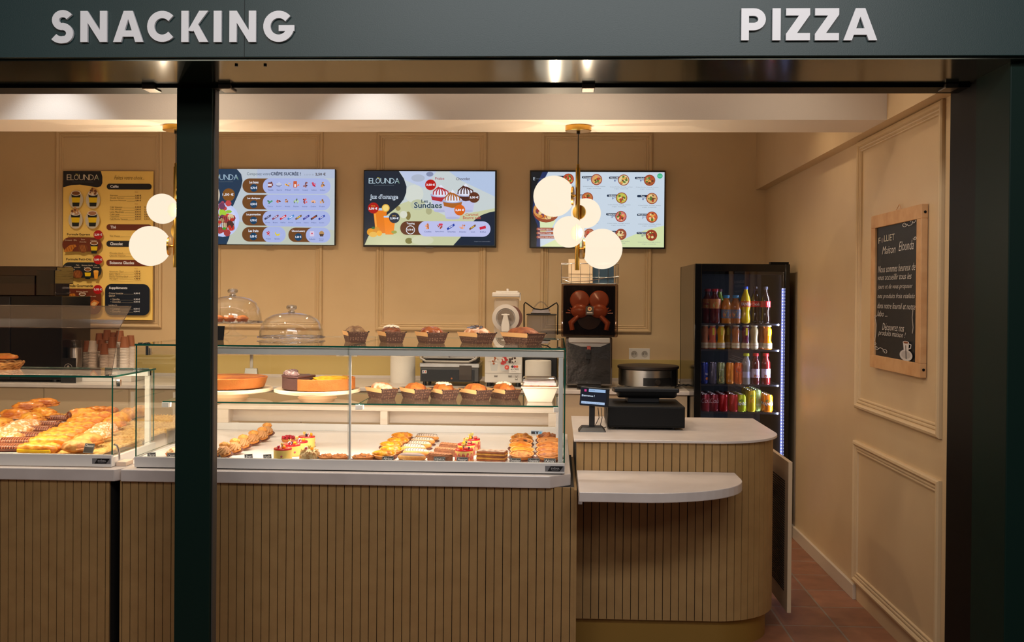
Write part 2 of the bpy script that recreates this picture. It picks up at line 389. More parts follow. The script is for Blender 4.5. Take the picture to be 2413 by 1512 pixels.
for word, L_, yt, yb in (('SNACKING', letters, 27, 101), ('PIZZA', word2, 23, 97)):
    for ch, x0, x1, wh in L_:
        p = onY(x0, yb, 3.54); w = x1-x0; h = yb-yt; g = MB()
        pl = glyph(ch, w, h)
        if pl[0] == 'hole':
            o, i_ = pl[1], pl[2]
            for y0_, y1_ in ((-.013, -.003),):
                g.prism([(a*k3, b_*k3) for a, b_ in [(0,0),(T,0),(T,h),(0,h)]], -.013, -.003, 'y')
                bowl = stroke([(T*.8,h-T/2),(w*.5,h-T/2)]+arc(w*.52,h*.655,w*.345,h*.345-T/2,90,-90,14)[1:]+[(T*.8,h*.31+T/2)], T)
                g.prism([(a*k3, b_*k3) for a, b_ in bowl], -.0131, -.0031, 'y')
        else:
            for j, po in enumerate(pl): g.prism([(a*k3, b_*k3) for a, b_ in po], -.013-j*.0001, -.003, 'y')
        o = g.build('sign_letter', sgn); o.location = p
        lab = 'white raised %sletter %s of the word %s on the dark green fascia' % (wh+' ' if wh else '', ch, word)
        tag(o, lab, 'sign letter', 'raised letters of the word '+word)
# ================================================================ counters and worktops
PITCH = .03637
def slats_line(mb, x0, x1, y, z0, z1, off=0):
    x = x0+off
    if off: mb.box(x0, x-.0032, y, y+.012, z0, z1)
    while x < x1-.004:
        mb.box(x, min(x+PITCH-.0032, x1), y, y+.012, z0, z1); x += PITCH
SY = 4.385; ZS0, ZS1 = .777, .83
RX = .083
Lx = onY(258, 1150, SY).x; L2 = onY(283, 1150, SY).x
def counter(label, x0, x1, zt, yb=5.3):
    t = thing('display_counter', label, 'counter', ((x0+x1)/2, SY+.5, 0))
    MB().box(x0, x1, SY+.012, yb, .0, zt).build('body', gapm, t, world=True)
    g = MB(); slats_line(g, x0, x1, SY, .0, zt, .012); g.build('slat_cladding', slatm, t, world=True)
    return t
counter('tan slatted counter under the glass pastry case in the middle', L2, RX, ZS0)
t = counter('tan slatted counter under the bread case at the far left', -4.6, Lx, ZS0-.0005, 5.95)
MB().box(RX, RX+.012, SY+.002, 5.3, 0, ZS0-.01).build('end_panel', slatm, bpy.data.objects['display_counter'], world=True)
# white stone worktops
def worktop(label, poly, z0, z1, name='worktop', bev=.004):
    c = (sum(p[0] for p in poly)/len(poly), sum(p[1] for p in poly)/len(poly))
    o = MB().prism([(x-c[0], y-c[1]) for x, y in poly], 0, z1-z0).build(name, stone, bevel=bev); o.location = (c[0], c[1], z0)
    return tag(o, label, 'worktop')
xr = onZ(1345, 1120, ZS1).x; xl = onZ(283, 1106, ZS1).x; xm = onZ(280, 1103, ZS1).x
worktop('long white stone worktop carrying the middle pastry case', [(xl-.0, 4.364), (xr-.09, 4.364), (xr, 4.44), (xr, 5.72), (xl, 5.72)], ZS0, ZS1)
worktop('white stone worktop carrying the bread case at the left edge', [(-4.6, 4.364), (xl-.028, 4.364), (xl-.006, 4.40), (xl-.006, 6.05), (-4.6, 6.05)], ZS0, ZS1)
# register counter with a rounded end
RY = 4.67; xL = max(onY(1354, 1100, RY).x, RX+.014); XR = 1.05; RAD = .32; TZ = .95
def path(off=0):
    p = [(xL, RY+off), (XR-RAD, RY+off)]
    p += [(XR-RAD+(RAD-off)*math.sin(math.radians(a)), RY+RAD-(RAD-off)*math.cos(math.radians(a))) for a in range(5, 91, 5)]
    return p+[(XR-off, 5.52)]
reg = thing('register_counter', 'tan slatted service counter with a rounded right end carrying the till', 'counter', (.5, 5.1, 0))
MB().prism(path(.012)+[(xL, 5.52)], .125, TZ-.012).build('body', gapm, reg, world=True)
MB().prism(path(.03)+[(xL, 5.5)], 0, .125).build('plinth', mat('brass_tone_plinth', (150, 116, 52), .4, metal=.3), reg, world=True, smooth=30)
pp = path(0); seg = []
tot = 0
for i in range(len(pp)-1): seg.append((tot, pp[i], pp[i+1])); tot += math.dist(pp[i], pp[i+1])
def at(s_):
    for s0, a, b_ in reversed(seg):
        if s_ >= s0-1e-9:
            l = math.dist(a, b_); u = min((s_-s0)/l, 1); return (a[0]+(b_[0]-a[0])*u, a[1]+(b_[1]-a[1])*u)
g = MB(); s_ = 0
while s_ < tot-.01:
    a = Vector(at(s_)); e = Vector(at(min(s_+PITCH-.0032, tot))); d = (e-a); nrm = Vector((-d.y, d.x)).normalized()*.013
    g.prism([tuple(a), tuple(e), tuple(e+nrm), tuple(a+nrm)], .125, TZ-.012); s_ += PITCH
g.build('slat_cladding', slatm, reg, world=True)
po = [(xL-.012, RY-.018)]+[(x+ (0 if i == 0 else .0), y) for i, (x, y) in enumerate(path(-.018))][1:]
po[-1] = (XR+.018, 5.56); po.append((xL-.012, 5.56))
worktop('white stone top of the till counter with a rounded corner', po, TZ-.012, TZ, bev=.002)
# lower serving shelf
sl = max(onY(1348, 1159, 4.143).x, RX+.016); sr = onY(1747, 1131, 4.50).x; w_ = .36
sh = [(sl, RY-.002), (sl, 4.143), (sr-.47, 4.143)]+[(sr-.47+.47*math.sin(math.radians(a)), 4.143+w_*(1-math.cos(math.radians(a)))) for a in range(6, 91, 6)]+[(sr, RY-.002)]
worktop('low white stone serving shelf with a rounded end below the till', sh, .766, .806, 'serving_shelf', .003)
tag(bpy.data.objects['serving_shelf'], cat='shelf')
MB().box(sl+.002, sl+.02, 4.42, 4.666, .70, .766).build('bracket', whitem, bpy.data.objects['serving_shelf'], world=True)
# swing gate at the end of the register counter
gt = thing('counter_gate', 'beige swing door with a perforated vent beside the till counter', 'gate', (1.15, 5.05, .06))
MB().box(1.14, 1.16, 5.03, 5.5, .06, .80).build('door_leaf', beige, gt, world=True, bevel=.002)
MB().box(XR+.001, 1.14, 5.47, 5.5, .55, .62).build('hinge', steel, gt, world=True)
g = MB()
for i in range(46): g.box(1.1385, 1.14, 5.10, 5.42, .15+i*.012, .156+i*.012)
g.build('vent_slots', gapm, gt, world=True)
# back worktop and cabinets
kz = .95
bw = thing('back_cabinet', 'beige base cabinets along the back wall', 'cabinet', (-1.3, 7.5, 0))
bx1 = onY(1632, 925, 7.1).x
MB().box(-4.9, bx1-.03, 7.15, 7.93, .1, kz-.028).build('body', beige, bw, world=True)
MB().box(-4.9, bx1-.05, 7.22, 7.93, 0, .1).build('plinth', blackm, bw, world=True)
x = -4.9; i = 0
while x < bx1-.1:
    e = min(x+.62, bx1-.03); MB().box(x+.002, e-.002, 7.13, 7.15, .11, kz-.035).build('door', beige, bw, world=True, bevel=.001); x += .62
worktop('grey white worktop on the cabinets along the back wall', [(-4.9, 7.1), (bx1, 7.1), (bx1, 7.945), (-4.9, 7.945)], kz-.028, kz)
o = MB().box(-4.9, 1.0, 7.925, 7.948, kz, 1.117).build('backsplash', mat('ochre_backsplash', (190, 166, 104), .35), bevel=.002)
tag(o, 'ochre backsplash strip between the back worktop and the wall panelling', 'backsplash')
o = MB().box(-4.9, 1.0, 7.905, 7.925, kz, .972).build('upstand', stone, bevel=.002); tag(o, 'thin white upstand at the foot of the ochre backsplash', 'upstand')
# ================================================================ display cases
def pane(mb, x0, x1, y0, y1, z0, z1, thin):
    """glass box whose four narrow sides are the green cut edge"""
    n0 = len(mb.m); mb.box(x0, x1, y0, y1, z0, z1)
    big = {'x': (3, 5), 'y': (2, 4), 'z': (0, 1)}[thin]
    for i in range(6): mb.m[n0+i] = 0 if i in big else 1
    mb.m[n0+(4 if thin == 'y' else 0 if thin == 'z' else 3)] = 2
GE = [clear, edgeg, inner]
CY, CX0, CX1, CZ = 4.406, onY(316, 1090, 4.406).x, onY(1331, 1090, 4.406).x, 1.377
CB = 5.44; DZ = .868
case = thing('display_case', 'large glass pastry case in the middle filled with cakes and tartlets', 'display case', ((CX0+CX1)/2, 4.9, ZS1))
g = MB().box(CX0, CX1, CY, CY+.02, ZS1+.004, .879).box(CX0, CX0+.02, CY+.02, CB, ZS1+.004, .872).box(CX1-.02, CX1, CY+.02, CB, ZS1+.004, .872)
g.build('base_frame', whitem, case, world=True, bevel=.002)
MB().box(CX0+.01, CX1-.01, CY+.004, CB-.01, ZS1+.0005, ZS1+.004).build('gasket', gapm, case, world=True)
MB().box(CX0+.02, CX1-.02, CY+.02, CB, DZ-.03, DZ).build('deck', mat('white_deck_enamel', (226, 216, 210), .3), case, world=True)
MB().box(CX0+.02, CX1-.02, CB-.02, CB, DZ, .905).build('rear_step', whitem, case, world=True, bevel=.002)
# rear ledge with air channel
g = MB().box(CX0+.02, CX1-.02, CB+.06, CB+.08, .905, .995).box(CX0+.02, CX1-.02, CB-.02, CB+.08, .978, .998)
g.box(CX0+.02, CX0+.09, CB-.02, CB+.06, .905, .978).box(CX1-.08, CX1-.02, CB-.02, CB+.06, .905, .978).box(-.94, -.90, CB-.02, CB+.06, .905, .978)
g.build('air_channel', mat('cream_air_duct', (226, 210, 192), .45), case, world=True, bevel=.003)
seamx = onY(820, 950, CY).x
for a, e in ((CX0+.003, seamx-.0015), (seamx+.0015, CX1-.003)):
    g = MB(); pane(g, a, e, CY+.004, CY+.010, .879, CZ-.008, 'y'); g.build('front_pane', GE, case, world=True)
    g = MB(); pane(g, a-.003, e+.003, CY-.002, CB+.02, CZ-.008, CZ+.0, 'z'); g.build('top_pane', GE, case, world=True)
for a in (CX0, CX1-.006):
    g = MB(); pane(g, a, a+.006, CY+.012, CB, .879, CZ-.008, 'x'); g.build('side_pane', GE, case, world=True)
m0 = onY(829, 900, CY+.03).x
g = MB().box(-1.6, CX1-.008, CY+.014, CY+.032, 1.335, 1.367).box(CX1-.030, CX1-.010, CY+.014, CY+.032, .879, 1.335).box(m0-.009, m0, CY+.014, CY+.026, .879, 1.335).box(-1.6, -1.58, CY+.014, CY+.032, .879, 1.335)
g.build('front_frame', whitem, case, world=True, bevel=.002)
MB().box(-1.57, CX1-.035, CY+.034, CY+.040, 1.338, 1.350).build('led_strip', mat('led_diffuser', (255, 240, 220), emis=((255, 226, 190), 4)), case, world=True)
# glass shelf in two panes
SZ = 1.117; shx = onY(846, 948, 4.5).x
for a, e in ((onY(383, 945, 4.5).x, shx-.003), (shx+.003, CX1-.03)):
    g = MB(); pane(g, a, e, 4.50, 4.98, SZ-.006, SZ, 'z'); g.build('shelf_pane', GE, case, world=True)
for x in (onY(390, 948, 4.5).x, shx, CX1-.035): MB().box(x-.016, x+.016, 4.495, 4.53, SZ-.028, SZ-.006).build('shelf_clip', whitem, case, world=True, bevel=.002)
for x in (CX0+.03, CX1-.03):
    MB().box(x-.01, x+.01, 4.96, 4.98, DZ, SZ-.006).build('shelf_post', whitem, case, world=True, bevel=.002)
# glass fittings
for x, y in ((CX0+.05, 4.44), (CX0+.012, 4.44), (CX1-.03, 4.46), (CX1-.03, 5.3), (-.86, 5.1), (CX1-.3, 5.35)):
    MB().cyl((x, y, CZ), .011, .004, 16).build('glass_fitting', chrome, case, world=True, smooth=40)
g = MB().cyl((CX0+.05, CY+.03, CZ-.05), .012, .03, 12); g.box(CX0+.044, CX0+.056, CY+.012, CY+.02, CZ-.05, CZ-.01); g.build('glass_hinge', chrome, case, world=True, smooth=40)
# vent slots down the right end, brand plate, thermometer
g = MB()
for i in range(24): g.box(CX1, CX1+.001, CY+.05+i*.02, CY+.058+i*.02, .845, .868)
g.build('vent_slots', gapm, case, world=True)
def brand(par, x1, z):
    a = Art(0, 0, 1); w, h = .083, .024
    a.rect(0, 0, w, h, (120, 118, 120)); a.poly([(.01,h-.001),(.024,.001),(w-.004,.001),(w-.02,h-.001)], (28, 26, 28))
    a.text('EVÊMA', .026, .0045, .062, .0150, (170, 168, 170), off=.01); a.rect(.028, .0185, .058, .0195, (130, 128, 130))
    o = a.build('brand_plate', art_mat('printed_art', 0, .35), par, faceY); o.location = Vector((x1-w, CY-.001, z+h))-par.location; return o
brand(case, CX1-.002, .843)
a = Art(0, 0, 1); a.rect(0, 0, .062, .026, (196, 200, 204)); a.rect(.002, .004, .043, .023, (16, 20, 30)); a.text('3.1', .021, .007, .041, .021, (210, 235, 255), off=.02); a.rect(.046, .005, .057, .019, (90, 160, 190))
p = onY(1251, 1014, CB-.022); o = a.build('thermometer', art_mat('thermometer_face', .8), case, faceY); o.location = p-case.location
ll = lamp('case_led', 'AREA', ((CX0+CX1)/2+.1, CY+.045, 1.335), 6.2, (1, .84, .70), 1.6, .012, ((CX0+CX1)/2+.1, 4.80, .87))
ll = lamp('case_led', 'AREA', ((CX0+CX1)/2, 4.52, 1.108), 5, (1, .86, .74), 1.7, .012, ((CX0+CX1)/2, 4.86, .87))
# left bread case
BXR = onY(263, 1090, CY).x; BZT = 1.234
bc = thing('bread_case', 'low glass case at the left holding a wicker tray of viennoiserie', 'display case', (-3.0, 4.7, ZS1))
g = MB().box(-4.5, BXR, CY, CY+.02, ZS1+.002, .885).box(BXR-.02, BXR, CY+.02, 4.9, ZS1+.002, .872)
g.build('base_frame', whitem, bc, world=True, bevel=.002)
g = MB(); pane(g, -4.5, BXR-.003, CY+.004, CY+.010, .885, BZT-.008, 'y'); g.build('front_pane', GE, bc, world=True)
g = MB(); pane(g, -4.5, BXR, CY-.002, 4.90, BZT-.008, BZT, 'z'); g.build('top_pane', GE, bc, world=True)
g = MB(); pane(g, BXR-.006, BXR, CY+.012, 4.88, .885, BZT-.008, 'x'); g.build('side_pane', GE, bc, world=True)
MB().box(BXR-.04, BXR-.015, 4.86, 4.88, ZS1, BZT-.008).build('rear_post', whitem, bc, world=True, bevel=.002)
MB().box(-4.5, BXR-.015, 4.84, 4.88, BZT-.035, BZT-.009).build('rear_rail', whitem, bc, world=True, bevel=.002)
for x in (BXR-.03, BXR-.6): MB().cyl((x, 4.43, BZT), .011, .004, 16).build('glass_fitting', chrome, bc, world=True, smooth=40)
g = MB().cyl((BXR+.004, CY+.06, BZT-.05), .012, .03, 12); g.build('glass_hinge', chrome, bc, world=True, smooth=40)
g = MB(); g.sweep([(BXR+.004, 4.42, .93), (BXR+.012, 4.43, .925), (BXR+.018, 4.44, .90), (BXR+.018, 4.445, .86)], .005, 8); g.build('glass_clamp', chrome, bc, world=True, smooth=60)
g = MB().box(BXR+.005, BXR+.05, 4.44, 4.52, ZS1+.001, ZS1+.02); g.build('hinge_block', mat('pale_resin', (214, 190, 170), .5), bc, world=True, bevel=.002)
# sneeze guard in two bends
xg = onY(262, 870, 4.46).x
def guard(pts):
    g = MB()
    for (ya, za), (yb, zb) in zip(pts, pts[1:]):
        n_ = Vector((0, -(zb-za), yb-ya)).normalized()*.005
        A = [Vector((x, y, z)) for x, y, z in ((-4.5, ya, za), (xg, ya, za), (xg, yb, zb), (-4.5, yb, zb))]
        B = [q_-n_ for q_ in A]
        k = len(g.m); g.add(A+B, [(0,1,2,3),(7,6,5,4),(1,5,6,2),(3,2,6,7),(0,3,7,4)])
        for i in (2, 3, 4): g.m[k+i] = 1
    return g
guard([(4.46, BZT), (4.54, 1.441), (4.67, 1.54)]).build('sneeze_guard', [glass('guard_acrylic', (228, 220, 214), .08), mat('dark_guard_edge', (96, 88, 84), .2)], bc, world=True)
brand(bc, BXR-.004, .846)
lamp('case_led', 'AREA', (-3.0, CY+.03, BZT-.02), 15, (1, .8, .56), 2.2, .012, (-3.0, 4.85, .87))
# ================================================================ pendant lamps
opal = bpy.data.materials.new('opal_glass_globe'); opal.use_nodes = True; nt = opal.node_tree; nt.nodes.clear()
o_ = nt.nodes.new('ShaderNodeOutputMaterial'); mx = nt.nodes.new('ShaderNodeMixShader'); e_ = nt.nodes.new('ShaderNodeEmission'); t_ = nt.nodes.new('ShaderNodeBsdfTransparent')
mx.inputs[0].default_value = .88; e_.inputs[0].default_value = (1, .86, .66, 1); e_.inputs[1].default_value = 1.02
nt.links.new(t_.outputs[0], mx.inputs[1]); nt.links.new(e_.outputs[0], mx.inputs[2]); nt.links.new(mx.outputs[0], o_.inputs[0])
PL = onY(1363, 290, 5.0)
def pendant(loc, label, rz):
    t = thing('pendant_lamp', label, 'pendant lamp', loc, rz, 'brass pendant lamps with opal globes')
    MB().lathe([(.0,0),(.064,0),(.064,-.026),(.0,-.026)][::-1], n=40).build('canopy', brassm, t, smooth=40, bevel=.002)
    MB().cyl((0,0,-.04), .009, .014, 12).cyl((0,0,-.205), .0025, .165, 8).build('cord', blackp, t, smooth=40)
    MB().cyl((0,0,-.705), .0115, .50, 20).cyl((0,0,-.205), .007, .018, 12).build('rod', brassm, t, smooth=40)
    #            angle of arm, arm length to globe centre, z, radius
    for ang, d, z, r in ((172, .118, -.342, .101), (60, .085, -.42, .074), (-125, .075, -.522, .076), (5, .122, -.60, .099)):
        a = math.radians(ang); dv = Vector((math.cos(a), math.sin(a), 0)); c = dv*d; c.z = z
        k = math.sqrt(max(r*r-(d-.024)**2, .02**2)) if d-.024 < r else .03; k = r*.42
        g = MB(); R = Matrix.Translation(c) @ dv.to_track_quat('Z', 'Y').to_matrix().to_4x4()
        cut = math.asin(.42)
        g.lathe([(r*math.sin(cut+(PI-cut)*i/20), -r*math.cos(cut+(PI-cut)*i/20)) for i in range(21)], n=40, M=R, cap=False)
        gl = g.build('globe', opal, t, smooth=180)
        MB().lathe([(.0, -r*math.cos(cut)-.006),(k+.004, -r*math.cos(cut)-.006),(k+.004, -r*math.cos(cut)+.003),(0,-r*math.cos(cut)+.003)], n=32, M=R).build('fitting_disc', brassm, gl, smooth=40)
        MB().sweep([(0, 0, z), dv*(d-r*math.cos(cut)-.004)+Vector((0, 0, z))], .006, 10).build('arm', brassm, t, smooth=60)
        M_ = Matrix.Translation(loc) @ Matrix.Rotation(rz, 4, 'Z')
        lamp('globe_bulb', 'POINT', M_ @ c, 46*(r/.1)**2*1.05, (1, .78, .53), 0)
    return t
pendant((PL.x, 5.0, BZ), 'brass pendant lamp with four opal globes hanging over the till counter', 0)
p2_ = onY(415, 297, 5.0)
pendant((p2_.x, 5.0, BZ), 'brass pendant lamp with opal globes half hidden behind the green post', math.radians(184))
# ================================================================ menu screens
scr = art_mat('lit_menu_screen', 1.0, .2)
art = art_mat('printed_art', 0, .35)
NAVY = (26, 44, 66); BRN = (108, 68, 36); LIL = (176, 186, 226); DK = (40, 56, 80); WH = (235, 238, 248)
def tv(label, x0, y0, x1, y1, draw, zx0, zy0, zx1, zy1):
    """pixel corners of the set; draw() uses the coordinates of an enlarged view whose screen spans zx0..zx1"""
    a = onY(x0, y0, 7.90); c = onY(x1, y1, 7.90); w, h = c.x-a.x, a.z-c.z
    t = thing('menu_screen', label, 'screen', ((a.x+c.x)/2, 7.90, (a.z+c.z)/2), 0, 'menu screens on the back wall')
    bz_ = MB().box(-w/2, w/2, 0, .028, -h/2, h/2).build('bezel', blackp, t, bevel=.002)
    MB().box(-w*.3, w*.3, .028, .05, -h*.3, h*.3).build('wall_mount', blackm, t)
    MB().box(-.03, .03, -.002, .01, -h/2-.008, -h/2).build('sensor', mat('grey_sensor', (120,110,105), .3), bz_)
    k = w/(zx1-zx0); ky = h/(zy1-zy0)
    A = Art((zx0+zx1)/2, (zy0+zy1)/2, k, ky); draw(A)
    o = A.build('screen', scr, t, faceY); o.location = (0, -.0004, 0); return t
def logo(A, x0, y0, x1, y1, c=(190, 214, 226), sub=True):
    w = (x1-x0); ws = [.13,.11,.17,.17,.17,.16,.18]; x = x0
    for ch, f in zip('ELOUNDA', ws):
        A.text(ch, x, y0, x+w*f*.86, y1, c, off=-.012 if ch != 'I' else 0); x += w*f*.92
    A.line([(x0+w*.27, y0-w*.02), (x0+w*.33, y0-w*.015), (x0+w*.36, y0+w*.05)], w*.02, (170, 160, 60))
    A.line([(x0+w*.93, y0+w*.08), (x0+w*.97, y0+w*.12), (x0+w*.98, y0+w*.17)], w*.02, (110, 150, 120))
    if sub: A.text('BOULANGERIE PATISSERIE', x0+w*.18, y1+w*.045, x0+w*.82, y1+w*.075, (90, 104, 112))
def candy(A, x, y, w, h, c, c2): 
    A.poly([(x-w*.4,y+h*.5),(x-w*.5,y+h*.2),(x+w*.4,y-h*.5),(x+w*.5,y-h*.2)], c); A.poly([(x-w*.2,y+h*.2),(x-w*.25,y+h*.08),(x+w*.2,y-h*.25),(x+w*.25,y-h*.1)], c2)
def tv1(A):
    A.rect(-500, 150, 1950, 1330, (186, 196, 205)); A.poly([(-500,900),(1950,1100),(1950,1330),(-500,1330)], (188, 194, 180))
    A.rect(700, 150, 1950, 290, (176, 188, 212))
    A.poly([(-500,150),(370,150),(440,230),(462,330),(440,440),(370,600),(310,730),(280,850),(290,1000),(280,1120),(250,1230),(210,1330),(-500,1330)], (30, 56, 82))
    logo(A, -100, 235, 400, 320, (170, 196, 214))
    A.circ(240, 555, 102, (124, 78, 32)); A.text('1,50 €', 140, 530, 320, 575, WH, off=.02)
    A.circ(150, 950, 265, (188, 200, 240)); A.circ(150, 950, 225, (200, 208, 240))
    A.pile(150, 800, 190, [(150,70,90),(190,70,70),(110,60,90),(160,200,60)], 16, 3); A.pile(190, 1010, 200, [(215,190,150),(190,150,110),(160,60,60),(80,50,40),(205,60,50)], 22, 4)
    for i in range(9): A.line([(80+i*32, 900), (110+i*28, 1000), (100+i*30, 1100)], 9, (70, 40, 44))
    A.circ(180, 1085, 34, (60, 150, 50), 20); A.circ(250, 820, 50, (150, 190, 60), 24); A.circ(105, 985, 26, (190, 50, 40)); A.circ(265, 1060, 26, (190, 50, 40)); A.circ(305, 945, 26, (190, 50, 40))
    A.text('Composez votre', 540, 205, 915, 262, (70, 84, 100)); A.text('CRÊPE SUCRÉE !', 925, 190, 1410, 250, (30, 46, 76), off=.025)
    A.text('à partir de', 1465, 222, 1620, 258, (140, 150, 170)); A.text('2,50 €', 1645, 208, 1810, 256, (60, 40, 30), off=.025)
    rows = [(300, 530, 'Les bases', '0,70 €', 1890), (555, 785, 'Les classiques', '0,50 €', 1890), (808, 1040, 'Les gourmandises', '0,90 €', 1890), (1060, 1290, 'Les fruits', '1,00 €', 1175)]
    for y0, y1, t, pr, xe in rows:
        A.rr(470, y0, 1000, y1-3, 112, BRN); A.rr(800, y0-4, xe, y1+8, 118, (166, 178, 226))
        w = 12*len(t)+40; A.text(t, 655-w*.5, y0+38, 655+w*.5, y0+78, WH, off=.02)
        A.circ(655, y0+148, 60, (16, 62, 96)); A.text(pr, 603, y0+126, 708, y0+170, WH, off=.03)
    A.rr(1218, 1066, 1700, 1290, 112, BRN); A.rr(1500, 1064, 1895, 1298, 118, (166, 178, 226)); A.text('Choco-Luxury', 1272, 1102, 1488, 1140, WH, off=.02); A.circ(1380, 1213, 60, (16, 62, 96)); A.text('1,20 €', 1332, 1192, 1428, 1230, WH, off=.03)
    lab = [['Nutella','Sucre','Miel','Spéculoos','Caramel','Confiture','Confiture'], ['Coco','Spéculoos','Amandes','Pistaches','Noisettes','Cookies','Pralin']]
    pal = [[(120,60,50),(150,160,200),(220,150,40),(200,80,40),(110,50,40),(200,30,60),(190,120,40)], [(70,150,110),(170,70,40),(190,120,70),(140,170,120),(190,60,60),(200,140,100),(190,130,60)]]
    for r, (yy, ly) in enumerate(((395, 470), (655, 728))):
        for i in range(7):
            x = 930+i*140
            c = pal[r][i]; A.pile(x, yy, 48, [c, tuple(min(255, v+40) for v in c), tuple(int(v*.7) for v in c)], 8, i+r*9)
            A.text(lab[r][i], x-42, ly, x+42, ly+20, (50, 70, 130))
    A.rr(1308, 345, 1366, 445, 8, (200, 90, 50)); A.rect(1322, 395, 1352, 435, (230, 220, 220)); A.rr(900, 368, 962, 446, 10, (110, 50, 50)); A.rect(900, 390, 962, 425, (220, 210, 220)); A.circ(1075, 405, 50, (130, 140, 180), 30); A.circ(1075, 395, 45, (190, 195, 220), 20)
    cs = [((60,60,90),(150,150,190)), ((130,60,90),(210,200,220)), ((200,30,50),(240,210,215)), ((60,130,200),(230,240,250)), ((120,90,60),(230,200,80)), ((50,60,150),(150,140,200)), ((60,40,50),(200,90,50)), ((30,60,160),(210,210,230))]
    for i, (c, c2) in enumerate(cs):
        x = 900+i*124; candy(A, x, 910, 110, 90, c, c2)
        A.text(['Oreo','Bueno','KitKat','Bounty','Lion','Snickers','Mars','Smarties'][i], x-38, 982, x+38, 1000, (50, 70, 130))
    A.pile(915, 1165, 42, [(200,40,40),(220,70,60)], 8, 5); A.poly([(1022,1130),(1050,1175),(1108,1160),(1090,1195),(1045,1198),(1022,1165)], (220,200,50)); A.text('Fraises', 880, 1235, 955, 1255, (50,70,130)); A.text('Bananes', 1018, 1235, 1098, 1255, (50,70,130))
    A.rr(1582, 1125, 1650, 1205, 12, (215, 200, 225)); A.circ(1616, 1160, 12, (200, 60, 90)); A.circ(1770, 1160, 40, (180, 140, 90)); A.poly([(1735,1165),(1805,1165),(1795,1205),(1745,1205)], (80,60,50)); A.text('Raffaello', 1575, 1238, 1668, 1258, (50,70,130)); A.text('Ferrero', 1730, 1235, 1805, 1252, (50,70,130)); A.text('Rocher', 1735, 1260, 1802, 1277, (50,70,130))
tv('menu screen listing sweet crepes, leftmost of the three screens', 478, 398, 790, 578, tv1, -184, 150, 1965, 1338)
def cup(A, x, y, w, h, sauce, seed):
    A.poly([(x-w*.5,y-h*.15),(x+w*.5,y-h*.15),(x+w*.36,y+h*.5),(x-w*.34,y+h*.5)], (190, 192, 226)); A.circ(x+w*.01, y+h*.5, w*.35, (176, 180, 214), w*.07)
    A.poly([(x-w*.48,y-h*.12),(x+w*.48,y-h*.12),(x+w*.43,y+h*.06),(x-w*.0,y+h*.12),(x-w*.43,y+h*.05)], sauce)
    A.circ(x, y-h*.16, w*.52, (160, 170, 208), w*.13); A.circ(x, y-h*.2, w*.46, (214, 216, 236), w*.14)
    A.poly([(x-w*.4,y-h*.2),(x-w*.2,y-h*.4),(x,y-h*.58),(x+w*.2,y-h*.38),(x+w*.4,y-h*.2),(x,y-h*.1)], (224, 226, 242))
    for i in range(6): A.line([(x-w*.1+i*w*.03, y-h*.48+i*h*.01), (x-w*.36+i*w*.14, y-h*.3), (x-w*.38+i*w*.15, y-h*.16)], w*.06, sauce)
